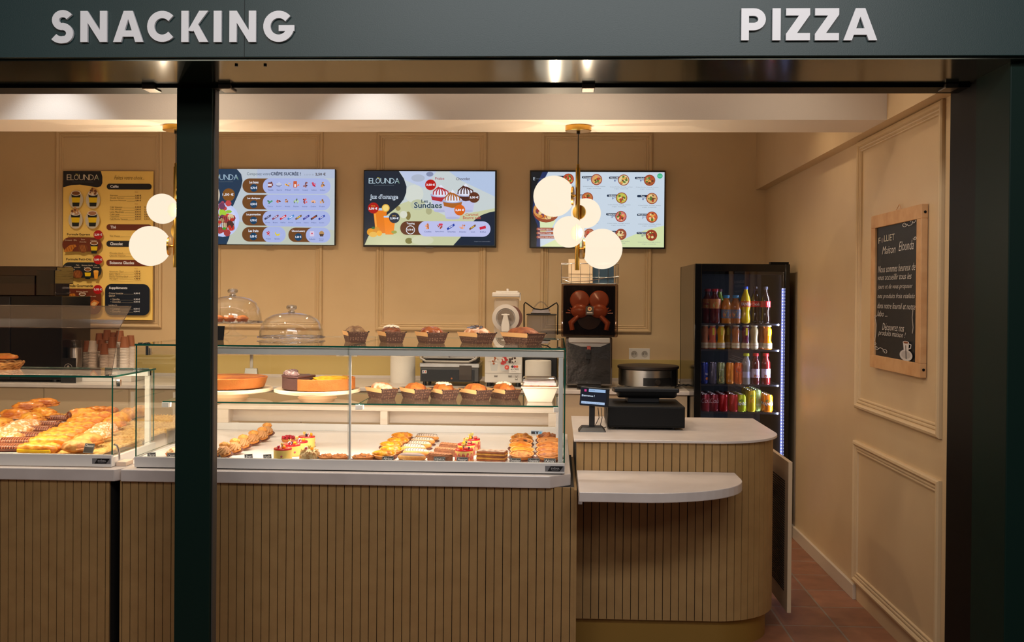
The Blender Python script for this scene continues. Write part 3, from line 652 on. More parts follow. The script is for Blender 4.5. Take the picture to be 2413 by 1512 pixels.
def tv2(A):
    A.rect(130, 150, 2245, 1360, (196, 206, 208)); A.poly([(700,150),(1300,150),(1100,420),(800,300)], (186, 198, 226)); A.poly([(1500,150),(2245,150),(2245,560),(1700,300)], (176, 194, 224))
    A.poly([(130,1360),(130,900),(900,620),(1500,900),(2245,750),(2245,1360)], (196, 200, 160)); A.circ(1190, 196, 58, (128, 138, 170), 40); A.circ(1000, 260, 110, (170, 180, 200), 60)
    A.circ(940, 520, 150, (208, 214, 206)); A.circ(1000, 700, 120, (186, 192, 160), 90); A.circ(845, 880, 40, (130, 118, 66), 70); A.circ(860, 1290, 60, (120, 116, 60), 50); A.circ(1080, 1280, 180, (206, 208, 178), 80); A.circ(680, 760, 40, (150, 140, 90)); A.circ(770, 860, 60, (214, 216, 200)); A.circ(1180, 800, 50, (170, 170, 130), 60)
    A.poly([(130,150),(690,150),(770,270),(815,400),(810,500),(770,610),(700,700),(600,790),(500,870),(400,980),(280,1110),(200,1220),(140,1360),(130,1360)], (18, 34, 50))
    A.poly([(2245,800),(2150,820),(2040,860),(1950,920),(1870,990),(1800,1100),(1720,1200),(1650,1280),(1580,1360),(2245,1360)], (18, 34, 54))
    logo(A, 200, 265, 705, 352)
    A.text("Jus d'orange", 222, 530, 680, 630, (214, 224, 236), off=.05); A.text("Jus d'orange", 232, 538, 668, 618, (40, 66, 90), off=.008)
    A.poly([(275,760),(500,760),(480,1170),(320,1170)], (226, 120, 20)); A.rect(275, 755, 500, 795, (170, 200, 230)); A.circ(480, 755, 64, (226, 176, 70)); A.circ(480, 755, 48, (240, 210, 120)); A.poly([(290,850),(320,850),(345,1120),(320,1130)], (240,160,60))
    A.poly([(450,890),(640,890),(610,1190),(480,1190)], (240, 130, 20)); A.rect(450, 885, 640, 912, (180, 205, 235)); A.circ(280, 755, 90, (170, 16, 16)); A.text('30 CL', 245, 710, 310, 733, (220,170,50), off=.01); A.text('3,50 €', 205, 745, 345, 788, WH, off=.04)
    A.circ(622, 915, 88, (24, 38, 60)); A.text('20 CL', 588, 870, 652, 892, (220,170,50), off=.01); A.text('2,90 €', 552, 905, 692, 945, WH, off=.04)
    A.circ(240, 1150, 62, (222, 150, 30)); A.circ(330, 1120, 58, (214, 140, 40)); A.circ(280, 1190, 66, (230, 180, 80), 45); A.circ(380, 1170, 45, (240, 170, 50)); A.circ(282, 1082, 28, (40, 100, 60), 20); A.circ(620, 1150, 46, (150, 156, 70), 26)
    cup(A, 1375, 600, 330, 400, (176, 40, 50), 1); cup(A, 1775, 590, 330, 420, (74, 36, 30), 2); cup(A, 1565, 700, 320, 430, (168, 96, 36), 3)
    A.text('Fraise', 1282, 248, 1428, 292, (170, 30, 50), off=.01); A.text('Chocolat', 1618, 252, 1840, 298, (60, 44, 60), off=.01)
    for x, y, c in ((1208, 375, (180, 20, 20)), (1912, 578, (92, 48, 30)), (1682, 785, (214, 96, 20))): A.circ(x, y, 88, c); A.text('3,50 €', x-70, y-20, x+70, y+22, WH, off=.04)
    A.text('Les', 1062, 615, 1168, 668, (20, 56, 80), off=.015); A.text('Sundaes', 935, 655, 1402, 765, (200, 208, 200), off=.05); A.text('Sundaes', 943, 660, 1395, 756, (20, 56, 80), off=.02)
    A.text('Caramel', 1775, 835, 1978, 880, (186, 80, 60), off=.01); A.text('Beurre salé', 1735, 882, 2022, 932, (186, 80, 60), off=.01)
    A.rr(722, 972, 1300, 1196, 110, (92, 48, 26)); A.rr(1015, 968, 2180, 1220, 124, (186, 190, 232)); A.text('Topping', 825, 992, 955, 1030, WH, off=.02); A.circ(888, 1113, 72, WH); A.circ(888, 1113, 62, (92, 48, 26)); A.text('0,70 €', 838, 1095, 938, 1130, WH, off=.04)
    for x, n_, c in ((1172,'Cookies',(190,110,60)), (1362,'Spéculoos',(170,80,60)), (1728,'Amandes',(190,110,60))): A.pile(x, 1060, 52, [c, tuple(min(255, v+50) for v in c)], 9, x); 
    A.rr(1345, 1008, 1412, 1042, 14, (210, 60, 90)); candy(A, 1542, 1062, 130, 110, (30,60,160), (200,205,230)); candy(A, 1892, 1066, 110, 100, (120,80,50), (230,190,60)); A.poly([(2002,1066),(2100,1038),(2110,1082),(2012,1108)], (200, 30, 60))
    for x, t in ((1172,'Cookies'),(1362,'Spéculoos'),(1555,'Smarties'),(1732,'Amandes'),(1900,'Lion'),(2062,'KitKat')): w = 8*len(t); A.text(t, x-w, 1130, x+w, 1152, (60, 80, 140), off=.008)
    A.text('Images non contractuelles', 1922, 1290, 2178, 1306, (150, 156, 170))
tv('menu screen showing sundaes and orange juice, middle of the three', 857, 400, 1169, 583, tv2, 115, 128, 2270, 1392)
def pizza(A, x, y, r, c, seed):
    A.circ(x, y, r, (150, 60, 34)); A.circ(x, y, r*.86, c); A.pile(x, y, r*.8, [(230,210,150),(190,60,40),(110,60,40),(220,170,80),(90,120,50)], 16, seed)
def tv3(A):
    A.rect(80, 542, 1262, 1215, (198, 212, 226)); A.poly([(170,1215),(400,1100),(800,1190),(1100,1060),(1262,1020),(1262,1215)], (208, 220, 170)); A.poly([(150,900),(300,980),(260,1060),(150,1100)], (214,226,180))
    A.poly([(80,542),(230,542),(200,600),(120,760),(110,880),(160,1000),(165,1215),(80,1215)], (22, 44, 92)); A.poly([(80,542),(180,542),(110,700),(90,900),(140,1030),(130,1215),(80,1215)], (12, 22, 30))
    A.text('E', 98, 590, 114, 618, (200, 210, 220)); A.text('Sandwicherie Pizzeria', 124, 600, 190, 608, (120, 130, 140))
    A.circ(215, 900, 118, (150, 70, 40), 98); A.circ(212, 885, 112, (214, 150, 80), 84); A.pile(212, 885, 95, [(230,200,140),(150,50,50),(110,60,90),(210,120,40)], 30, 8)
    for y, t, w in ((1058,'Supplément Légume',115),(1093,'Supplément Fromage',120),(1129,'Supplément Viande ou Poisson',150)): A.rr(130, y-13, 130+w+60, y+13, 13, (160, 72, 44)); A.text(t, 142, y-7, 142+w, y+8, (230,220,220), off=.01)
    its = [(410,608,'Reine','8'),(660,612,'4 Fromages','9'),(900,616,'Chèvre-Miel','8'),(1128,618,'Cannibale','9'),(580,778,'Orientale','9'),(882,778,'Indienne','9'),(1148,782,'Tuna','8'),(600,945,'Calzone','9'),(876,945,'Végétarienne','10'),(1148,950,'Margherita','7'),(600,1105,'Raclette','10'),(876,1105,'Paysanne','10'),(1144,1112,'Norvégienne','10')]
    cols = [(190,80,50),(210,150,110),(222,206,150),(170,90,50),(190,110,60),(190,190,80),(214,170,110),(190,90,60),(210,120,110),(210,100,60),(180,110,80),(150,80,60),(150,60,40)]
    for i, (x, y, t, pr) in enumerate(its):
        A.rr(x-130, y-30, x-30, y-10, 9, (14, 40, 66)); w = min(80, 8*len(t)); A.text(t, x-80-w/2, y-26, x-80+w/2, y-13, (225,232,240), off=.02)
        A.text(pr, x-85, y-4, x-71, y+14, (30,60,130), off=.02); A.text(',00€', x-70, y-5, x-50, y+3, (30,60,130), off=.02); pizza(A, x, y, 50, cols[i], i)
        A.text('Crème fraîche, fromage, lardons', x-120, y+58, x+78, y+68, (110, 122, 134)); A.text('origan, mozzarella', x-85, y+75, x+40, y+84, (110, 122, 134))
    A.circ(1213, 586, 24, (60, 180, 130)); A.text('halal', 1198, 580, 1228, 592, (170, 230, 210))
tv('menu screen listing pizzas, behind the globes of the right pendant', 1249, 401, 1567, 586, tv3, 68, 528, 1272, 1228)
# ================================================================ paper menu board on the back wall
def poster():
    a = onY(149, 403, 7.91); c = onY(359, 754, 7.91); w, h = c.x-a.x, a.z-c.z
    t = thing('menu_board', 'tall yellow printed menu board on the back wall at the left', 'menu board', ((a.x+c.x)/2, 7.91, (a.z+c.z)/2))
    MB().box(-w/2, w/2, 0, .012, -h/2, h/2).build('panel', mat('yellow_board', (226, 186, 96), .4), t)
    MB().box(-w*.4, w*.4, .012, .04, -h*.4, h*.4).build('mounting_batten', blackm, t)
    A = Art(492, 747, w/836, h/1398); D = (32, 36, 44); B = (112, 52, 34); Y = (250, 212, 118)
    A.rect(75, 48, 910, 1446, Y); A.poly([(75,48),(425,48),(440,100),(440,160),(425,190),(390,200),(330,190),(230,175),(150,180),(75,200)], D); logo(A, 108, 80, 412, 132, (236, 226, 206))
    A.text('Faites votre choix...', 550, 90, 830, 126, (100, 74, 40), shear=.4, off=-.01)
    A.rr(482, 165, 898, 220, 26, D); A.text('Cafés', 515, 178, 592, 204, WH, off=.03); A.rr(482, 546, 898, 602, 26, B); A.text('Thé', 518, 560, 570, 587, WH, off=.03)
    A.rr(482, 702, 898, 758, 26, D); A.text('Chocolat', 516, 716, 634, 744, WH, off=.03); A.rr(482, 880, 898, 938, 26, B); A.text('Boissons Glacées', 514, 894, 740, 922, WH, off=.03)
    for y, t_, p_ in ((278,'Espresso','1,60 €'),(301,'Double Espresso','2,50 €'),(324,'Espresso Noisette','1,80 €'),(386,'Café Viennois','3,30 €'),(409,'Café Allongé','1,90 €'),(431,'Latte Macchiato','3,90 €'),(454,'Café Latte','3,50 €'),(477,'Cappuccino','3,90 €'),(499,'Café Mocha Viennois','3,90 €'),(658,'Thé Classic','2,50 €'),(818,'Chocolat chaud','3,30 €'),(842,'Chocolat Viennois','3,90 €'),(991,'Americano Glacé','3,50 €'),(1014,'Latte Glacé','3,90 €'),(1037,'Mocha Viennois Glacé','4,50 €'),(1060,'Thé Glacé','3,90 €')):
        w_ = 8.8*len(t_); A.text(t_, 515, y-8, 515+w_, y+8, (110, 80, 44)); A.line([(520+w_, y+7), (745, y+7)], 1.6, (110, 80, 44)); A.text(p_, 748, y-9, 802, y+8, (90, 44, 30), off=.02)
        if 380 < y < 500: A.text(p_, 834, y-9, 886, y+8, (90, 44, 30), off=.02)
    for y in (246, 357, 962): A.text('PRIX', 750, y-5, 780, y+5, (190, 120, 60))
    A.rr(478, 1108, 892, 1402, 60, (24, 32, 46)); A.text('Suppléments', 514, 1134, 685, 1162, WH, off=.03)
    for y, t_, p_, x in ((1196,'Crème fouettée','0,50 €',514),(1223,'SIROP :','',514),(1252,'• Vanille','0,50 €',530),(1276,'• Chocolat','0,50 €',530),(1312,'NAPPAGE :','',514),(1342,'• Caramel','0,50 €',530),(1366,'• Chocolat','0,50 €',530)):
        w_ = 9.4*len(t_); A.text(t_, x, y-9, x+w_, y+9, (216, 200, 180), off=.0)
        if p_: A.text(p_, 746, y-9, 802, y+8, WH, off=.02); A.line([(x+w_+6, y+7), (742, y+7)], 1.6, (170, 160, 140))
    def paper_cup(x, y, s, top):
        A.poly([(x-44*s,y-60*s),(x+44*s,y-60*s),(x+30*s,y+62*s),(x-30*s,y+62*s)], (28, 34, 34)); A.poly([(x-40*s,y-22*s),(x+40*s,y-22*s),(x+34*s,y+26*s),(x-34*s,y+26*s)], (232, 196, 30)); A.circ(x, y-62*s, 46*s, (236, 226, 214), 24*s); A.circ(x, y-62*s, 38*s, top, 18*s)
    for i, (x, y, c_) in enumerate(((205,320,(130,80,44)),(364,320,(220,190,150)),(205,508,(190,160,140)),(364,508,(170,120,90)))):
        A.circ(x, y, 67, (206, 196, 176), 84); paper_cup(x, y, 1, c_)
        if i in (1, 2): A.pile(x, y-80, 42, [(236,226,214),(120,74,44),(206,150,90)], 16, i)
    def croi(x, y, s, c_=(196, 120, 44)):
        A.poly([(x-60*s,y+36*s),(x-40*s,y),(x,y-30*s),(x+48*s,y-34*s),(x+60*s,y-16*s),(x+36*s,y-4*s),(x+20*s,y+30*s),(x-20*s,y+34*s)], c_)
        for i in range(4): A.line([(x-36*s+i*22*s, y-4*s-i*8*s), (x-26*s+i*22*s, y+30*s-i*7*s)], 6*s, (140, 74, 30))
    def pain(x, y, s): A.circ(x, y, 46*s, (120, 66, 34), 40*s); [A.line([(x-30*s+i*14*s, y-30*s), (x-10*s+i*12*s, y+30*s)], 5*s, (180, 110, 60)) for i in range(4)]
    for y0, y1, c_, ty, t_, x0, x1, pr in ((674,808,B,648,'Formule Express',130,342,'2,30 €'),(908,1052,(34,40,46),882,'Formule Petit-Déj',124,356,'3,80 €'),(1154,1396,B,1128,'Formule Gourmande',108,374,'5,95 €')):
        A.rr(86, y0, 452, y1, 66, c_); A.text(t_, x0, ty-13, x1, ty+14, (50, 36, 24), off=.03)
        A.circ(419, ty+(0 if ty < 1000 else 34), 43, (178, 24, 30)); A.text(pr, 384, ty-12+(0 if ty < 1000 else 34), 456, ty+12+(0 if ty < 1000 else 34), WH, off=.04)
    croi(160, 776, 1); pain(280, 778, 1); paper_cup(384, 776, .8, (130,80,44)); croi(136, 1020, .95); pain(234, 1020, 1); paper_cup(328, 1020, .72, (130,80,44))
    for x, y, s in ((405, 1022, 1), (277, 1375, 1.05)): A.poly([(x-24*s,y-30*s),(x+24*s,y-30*s),(x+14*s,y+40*s),(x-14*s,y+40*s)], (236, 160, 50)); A.circ(x, y-30*s, 24*s, (240, 176, 80), 12*s)
    croi(158, 1235, 1); paper_cup(280, 1250, .7, (130,80,44)); A.poly([(340,1300),(390,1256),(440,1280),(390,1345)], (200, 110, 50)); A.poly([(360,1300),(390,1275),(420,1288),(388,1325)], (226,180,120)); pain(150, 1360, .9)
    for t_, x0, y0, x1, y1 in (('Croissant',116,693,182,708),('Ou',198,692,226,708),('Pain',268,688,302,700),('chocolat',252,710,316,722),('Espresso',356,697,414,710),('Croissant',114,940,180,953),('Pain',222,928,250,940),('chocolat',204,948,262,960),('Boisson chaude',276,930,378,942),('au choix',296,950,354,962),('Ou',184,966,210,982),("Jus",392,932,416,944),("d'orange",380,950,440,962),('Croissant',106,1182,172,1194),('Boisson chaude',228,1176,334,1188),('au choix',256,1194,312,1206),('Un salé',356,1220,408,1232),('Ou',136,1290,162,1306),("Jus d'orange",232,1306,318,1318),('Pain chocolat',104,1318,190,1330)): A.text(t_, x0, y0, x1, y1, (226, 206, 180))
    o = A.build('print', art, t, faceY); o.location = (0, -.0006, 0)
poster()
# ================================================================ chalkboard on the right wall
def chalk():
    X = RW-.03; a = onX(2053, 510, X); b_ = onX(2172, 482, X); z1 = a.z; z0 = onX(2042, 862, X).z
    y1, y0 = a.y, b_.y; w, h = y1-y0, z1-z0
    t = thing('chalkboard', 'pine framed chalkboard with handwritten white text hanging on the right wall', 'chalkboard', (RW, (y0+y1)/2, (z0+z1)/2))
    pine = mat('pine_frame', (206, 160, 110), .5, noise_=(14, (190, 140, 90), .35, .7)); f = w*.088
    g = MB()
    for u0, u1, v0, v1 in ((-w/2,w/2,h/2-f,h/2),(-w/2,w/2,-h/2,-h/2+f),(-w/2,-w/2+f,-h/2+f,h/2-f),(w/2-f,w/2,-h/2+f,h/2-f)): g.box(-.03, -.002, -u1, -u0, v0, v1)
    g.build('frame', pine, t, bevel=.002)
    MB().box(-.020, -.004, -w/2+f, w/2-f, -h/2+f, h/2-f).build('slate', mat('black_slate', (22, 23, 25), .5), t)
    for z in (h/2-.035, -h/2+.035): MB().cyl((0,0,0), .006, .002, 10, M=Matrix.Translation((-.015, -w/2-.001, z)) @ Matrix.Rotation(PI/2, 4, 'X')).build('screw_head', blackm, t)
    MB().sweep([(-.012, .04, h/2), (-.008, .0, h/2+.03), (-.012, -.04, h/2)], .0015, 6).build('hanging_string', pine, t)
    A = Art(324, 758, w/445*.95, h/1347*.955, eps=.0003); C_ = (216, 208, 200); G = (196, 188, 180)
    # board interior spans 135..505 x 180..1320 in the drawing
    def wr(s, x0, y, w_, hh, **k): A.text(s, x0, y-hh, x0+w_, y, C_, shear=.35, off=-.008, slope=0, **k)
    A.text('F', 150, 262, 170, 318, (200, 190, 170)); A.circ(190, 292, 14, (70, 46, 40), 24); A.text('LLIET', 208, 250, 310, 306, (200, 190, 170))
    wr('Maison', 190, 420, 130, 70); wr('Elounda', 350, 410, 130, 80)
    rows = [('Nous sommes heureux de', 585, 345), ('vous accueillir tous les', 655, 315), ('jours et de vous proposer', 745, 325), ('nos produits frais réalisés', 830, 345), ('dans notre fournil et notre', 912, 350), ('labo ...', 985, 100)]
    for i, (s, y, ww) in enumerate(rows): wr(s, 152, y, ww, 62 if i == 0 else 52)
    wr('Découvrez nos', 205, 1105, 205, 62); wr('produits maison !', 165, 1170, 260, 62)
    def spiral(cx, cy, r, a0, turns, s=1): return [(cx+s*r*(1-i/26)*math.cos(a0+turns*2*PI*i/22), cy+r*(1-i/26)*math.sin(a0+turns*2*PI*i/22)) for i in range(23)]
    for cx, cy, r, a0, s in ((405,190,24,0,1),(482,180,24,PI,1),(150,1275,22,0,1),(240,1300,24,PI,1),(140,985,14,PI*.5,1),(134,1235,16,0,1),(500,320,16,0,-1)): A.line(spiral(cx, cy, r, a0, 1.2, s), 5, G)
    A.line([(425,190),(445,210),(470,205),(482,185)], 5, G); A.line([(165,1290),(190,1270),(215,1275),(235,1310)], 5, G); A.line([(134,990),(150,1060),(146,1150),(132,1220)], 5, G); A.line([(492,900),(486,980),(494,1060),(488,1110)], 4, G)
    o = A.build('chalk_writing', art, t, faceX); o.location = (-.0205, 0, 0)
    w0_ = A.w; A = Art(324, 758, w/445*.95, h/1347*.955, eps=.0003); A.w = w0_
    A.circ(436, 1300, 56, (200, 194, 190), 48); A.circ(436, 1296, 40, (176, 168, 164), 32); A.poly([(410,1190),(462,1190),(458,1262),(418,1262)], (206,200,196)); A.circ(436, 1192, 27, (214,208,204), 13); A.circ(436, 1192, 21, (130,74,40), 9); A.line([(460,1200),(482,1205),(478,1235),(458,1245)], 7, (206,200,196)); A.line([(436,1215),(440,1330)], 5, (70,60,60))
    o = A.build('cup_drawing', art, t, faceX); o.location = (-.0205, 0, 0)
chalk()
# ================================================================ drinks fridge
FX0, FX1, FY0, FY1, FZ = .925, 1.553, 6.86, 7.66, 1.828
fr_ = thing('drinks_fridge', 'tall black glass door fridge full of cans and bottles', 'fridge', (1.24, 7.25, 0))
glb = mat('gloss_black_enamel', (12, 12, 14), .12); t_ = .035
g = MB().box(FX0, FX0+t_, FY0+.05, FY1, .06, FZ).box(FX1-t_, FX1, FY0+.05, FY1, .06, FZ).box(FX0, FX1, FY1-t_, FY1, .06, FZ).box(FX0+t_, FX1-t_, FY0+.05, FY1-t_, FZ-.07, FZ).box(FX0+t_, FX1-t_, FY0+.05, FY1-t_, .06, .20)
g.build('cabinet', [glb], fr_, world=True, bevel=.003)
MB().box(FX0+t_, FX1-t_, FY1-t_-.01, FY1-t_, .2, FZ-.07).box(FX0+t_, FX0+t_+.005, FY0+.06, FY1-t_, .2, FZ-.07).box(FX1-t_-.005, FX1-t_, FY0+.06, FY1-t_, .2, FZ-.07).build('liner', mat('dark_liner', (9, 8, 9), .6, spec=.2), fr_, world=True)
GX0, GX1 = onY(1653, 750, FY0).x, onY(1850, 750, FY0).x
g = MB().box(FX0, GX0, FY0, FY0+.04, .08, FZ).box(GX1, FX1, FY0, FY0+.04, .08, FZ).box(GX0, GX1, FY0, FY0+.04, FZ-.05, FZ).box(GX0, GX1, FY0, FY0+.04, .08, .16)
d_ = g.build('door', [glb], fr_, world=True, bevel=.003)
g = MB().box(GX0, GX1, FY0+.015, FY0+.021, .16, FZ-.05); g.build('door_pane', glass('fridge_pane', (232, 232, 238), .05, 0, .6), d_, world=True)
MB().box(FX1-.13, FX1-.01, FY0-.004, FY0+.05, FZ, FZ+.014).build('door_hinge', blackm, d_, world=True)
for x in (FX0+.06, FX1-.06):
    for y in (FY0+.1, FY1-.06): MB().cyl((x, y, 0), .02, .06, 14).build('foot', blackm, fr_, world=True)
lx = onY(1843, 800, FY0+.05).x
ztop, zbot = onY(1843, 679, FY0+.05).z, .16
MB().box(lx-.006, lx+.006, FY0+.045, FY0+.053, zbot, ztop).build('led_strip', mat('fridge_led', (190, 200, 255), emis=((150, 168, 255), 1.3)), fr_, world=True)
g = MB(); z = zbot+.01
while z < ztop: g.box(lx-.0025, lx+.0025, FY0+.043, FY0+.045, z, z+.006); z += .021
g.build('led_chips', mat('led_chip', (230, 235, 255), emis=((235, 240, 255), 4)), fr_, world=True)
lamp('fridge_led_light', 'AREA', (lx-.02, FY0+.062, 1.0), 10, (.72, .8, 1), 1.5, .012, (1.15, 7.2, 1.0)).rotation_euler = Vector((-.7, .7, 0)).to_track_quat('-Z', 'X').to_euler()
SX0, SX1 = FX0+.042, FX1-.042
shz = []
for y_ in (762, 823, 905, 970):
    z = onY(1740, y_, FY0+.08).z; shz.append(z); g = MB()
    g.box(SX0, SX1, FY0+.065, FY0+.071, z-.012, z); g.box(SX0, SX1, FY1-.06, FY1-.054, z-.006, z)
    n_ = 26
    for i in range(n_+1): g.box(SX0+(SX1-SX0)*i/n_-.0015, SX0+(SX1-SX0)*i/n_+.0015, FY0+.071, FY1-.05, z-.004, z)
    g.build('wire_shelf', mat('dark_shelf_wire', (90, 92, 100), .3, metal=.8), fr_, world=True)
FY = FY0+.11
def lab_wrap(art_, r, par, z0, rz=0):
    o = art_.build('label', mat_lab, par, lambda u, v, w: ((r+w+.0004)*math.sin(u/r), -(r+w+.0004)*math.cos(u/r), v)); o.location = (0, 0, z0); o.rotation_euler.z = rz; return o
mat_lab = art_mat('printed_label', 0, .3)
alu = mat('aluminium', (200, 202, 206), .2, metal=1)
def can(x, y, z, c, text, tc, label, extra=None, h=.115, r=.032, sub=None, group='cans on the fridge shelves'):
    t = thing('drink_can', label, 'can', (x, y, z), 0, group)
    bd_ = MB().lathe([(r*.8,0),(r*.96,.006),(r,.014),(r,h-.014),(r*.84,h-.003),(r*.84,h)], n=28, cap=False).build('body', mat('can_%d_%d_%d' % c, c, .25, metal=.35), t, smooth=50)
    MB().lathe([(r*.84,h),(r*.80,h),(r*.78,h-.004),(0,h-.004)], n=24, cap=False).build('lid', alu, t, smooth=40)
    A = Art(0, 0, 1, eps=.00005); W_ = r*1.35
    if extra: extra(A, r, h)
    if text: A.text(text, -W_, -.028-h*.5+.02, W_, -h*.5+.012, tc, off=.04)
    if A.v: 
        o = lab_wrap(A, r, bd_, 0)
    return t
def bottle(x, y, z, prof, liq, cap_c, lab, label, cat='bottle', lz=(.08,.13), text=None, tc=(255,255,255), extra=None, group='bottles on the fridge shelves'):
    t = thing('drink_bottle', label, cat, (x, y, z), 0, group); hb = prof[-1][1]
    MB().lathe(prof, n=24).build('body', mat('drink_%d_%d_%d' % liq, liq, .08, coat=.6, spec=.7), t, smooth=60)
    rc = prof[-1][0]*1.25
    MB().lathe([(rc,0),(rc,.016),(rc*.9,.019),(0,.019)], c=(0,0,hb), n=20).build('cap', mat('cap_%d_%d_%d' % cap_c, cap_c, .35), t, smooth=50)
    if lab:
        r = max(p[0] for p in prof)+.001
        lb_ = MB().lathe([(r,lz[0]),(r,lz[1])], n=28, cap=False).build('label', mat('label_%d_%d_%d' % lab, lab, .35), t, smooth=60)
        A = Art(0, 0, 1, eps=.00005)
        if extra: extra(A, r, lz)
        if text: m_ = (lz[0]+lz[1])/2; A.text(text, -r*1.1, -m_-.010, r*1.1, -m_+.010, tc, off=.03)
        if A.v: lab_wrap(A, r, lb_, 0).name = 'label_print'
    return t
SODA = [(.022,0),(.031,.006),(.033,.03),(.027,.07),(.026,.08),(.033,.11),(.033,.155),(.028,.18),(.016,.21),(.0125,.222),(.0125,.232)]
JUG = [(.036,0),(.040,.01),(.040,.13),(.036,.16),(.020,.19),(.018,.20),(.018,.215)]
JUICE = [(.024,0),(.027,.004),(.027,.045),(.022,.065),(.024,.09),(.028,.115),(.026,.135),(.019,.148),(.019,.155)]
WATER = [(.028,0),(.030,.006),(.030,.12),(.029,.15),(.018,.175),(.016,.182),(.016,.19)]
def fx(px_, y_=FY): return onY(px_, 800, y_).x
z = shz[0]
def yl(A, r, lz): A.rect(-r*1.5, -lz[1]+.0, r*1.5, -lz[1]+.02, (214, 150, 60)); A.circ(0, -(lz[0]+lz[1])/2+.01, r*.5, (200, 190, 90))
bottle(fx(1667, FY+.06), FY+.06, z, JUG, (120, 22, 34), (196, 40, 56), (206, 120, 60), 'dark red grenadine bottle with orange label, top shelf far left', lz=(.10,.165), extra=yl, text='Teisseire', tc=(160,30,50))
bottle(fx(1684), FY, z, JUG, (96, 18, 30), (190, 36, 52), (210, 130, 70), 'dark red bottle with orange label, second from left on the fridge top shelf', lz=(.10,.165), extra=yl)
bottle(fx(1694, FY+.10), FY+.10, z, JUG, (160, 190, 40), (120, 60, 60), (196, 214, 90), 'green labelled bottle behind the second red bottle, top shelf', lz=(.06,.15))
def orb(A, r, lz): m_ = -(lz[0]+lz[1])/2; A.circ(0, m_, r*.8, (206, 110, 50)); A.circ(0, m_, r*.55, (216, 160, 80)); A.rect(-r*1.5, -lz[0]-.012, r*1.5, -lz[0]-.002, (80, 150, 190))
MANG = [(.034,0),(.037,.006),(.037,.11),(.034,.13),(.022,.155),(.018,.163),(.018,.172)]
bottle(fx(1711), FY, z, MANG, (206, 130, 50), (70, 160, 210), (110, 130, 150), 'amber juice bottle with pale blue cap and orange emblem, left of its twin', lz=(.035,.095), extra=orb)
bottle(fx(1733), FY, z, MANG, (176, 106, 50), (70, 150, 200), (100, 112, 130), 'amber juice bottle with pale blue cap, right beside the yellow soda bottle', lz=(.035,.095), extra=orb)
def fan(A, r, lz): A.rect(-r*1.6, -lz[1], r*1.6, -lz[0], (236, 120, 30)); A.circ(0, -(lz[0]+lz[1])/2+.006, r*.9, (30, 50, 140), r*.32)
bottle(fx(1756), FY, z, SODA, (236, 200, 10), (30, 90, 210), (236, 120, 30), 'bright yellow soda bottle with blue cap and orange label on the top shelf', lz=(.112,.152), text='FANTA', extra=fan)
bottle(fx(1779, FY+.03), FY+.03, z, SODA, (30, 14, 12), (40, 30, 34), (206, 30, 34), 'dark cola bottle with red label, left one of the pair on the top shelf', lz=(.112,.152), text='Cola')
bottle(fx(1803), FY, z, SODA, (30, 14, 12), (60, 60, 70), (216, 30, 34), 'dark cola bottle with red label, right one of the pair on the top shelf', lz=(.112,.152), extra=lambda A, r, lz: A.rect(r*.2, -lz[1]+.004, r*.8, -lz[0]-.004, (230,230,235)))
z = shz[1]
jc = [(1661,(186,120,80),'pale peach'),(1679,(226,110,70),'coral pink'),(1699,(236,176,20),'golden yellow'),(1713,(196,150,20),'ochre yellow'),(1734,(176,100,50),'brownish orange'),(1757,(110,20,60),'dark purple'),(1777,(190,170,120),'cloudy beige'),(1795,(196,110,50),'dull orange'),(1809,(250,140,10),'bright orange')]
for i, (px_, c, nm) in enumerate(jc):
    yy = FY+(.07 if i in (3, 7) else 0)
    def ex(A, r, lz, c=c, i=i): A.rect(-r*1.5, -lz[1]+.006, r*1.5, -lz[1]+.012, (230, 220, 120)); A.text('pressade', -r, -lz[0]-.024, r, -lz[0]-.014, (150, 60, 60)); A.rect(-r*.15, -.145, r*.3, -.095, (236, 220, 60)) if i in (1,2,3,5,8) else None; A.rect(-r*.2, -lz[0]-.012, r*1.2, -lz[0]-.004, [(200,60,40),(230,200,60),(60,160,210),(180,170,60),(200,110,60),(216,50,140),(180,140,180),(216,120,50),(240,140,30)][i])
    bottle(fx(px_, yy), yy, z, JUICE, c, (214, 206, 180), (224, 210, 170), '%s juice bottle with white lid on the second fridge shelf' % nm, lz=(.008,.044), extra=ex, group='small juice bottles on the second shelf')
z = shz[2]
def orangina(A, r, h): A.rect(-r*1.5,-h+.016,r*1.5,-.014,(26,60,190)); A.rect(-r*.9,-h+.02,-r*.1,-.02,(150,140,130)); A.text('Orangina', r*.1, -.075, r*.9, -.058, (236,236,240)); A.circ(r*.6,-.035,r*.35,(240,140,30))
def tea(A, r, h): A.rr(-r*.9,-h+.03,r*.8,-.02,.01,(20,26,30)); A.text('GREEN', -r*.6,-h+.042,r*.4,-h+.052,(214,220,200)); A.circ(0,-.03,r*.7,(226,200,110))
def oasis(A, r, h): A.circ(0,-h*.68,r*.8,(70,130,170)); A.text('Oasis', -r*.7,-h*.75,r*.7,-h*.6,(230,80,40), off=.03); A.rect(-r*.8,-.05,r*.8,-.047,(240,190,140))
CH = .145; CR = .0285
can(fx(1660), FY, z, (40,60,150), None, None, 'slim blue can at the left end of the third fridge shelf', orangina, CH, CR)
can(fx(1681), FY, z, (110,106,120), None, None, 'slim grey and blue can, second on the third fridge shelf', lambda A, r, h: A.rect(r*.5,-h+.016,r*1.4,-.014,(26,60,200)), CH, CR)
can(fx(1700), FY, z, (150,160,110), None, None, 'slim green tea can with black panel on the third shelf', tea, CH, CR)
can(fx(1721), FY, z, (230,140,40), None, None, 'slim plain orange can left of the can with a blue emblem', lambda A, r, h: A.rect(-r*.6,-.03,-r*.1,-.014,(200,190,180)), CH, CR)
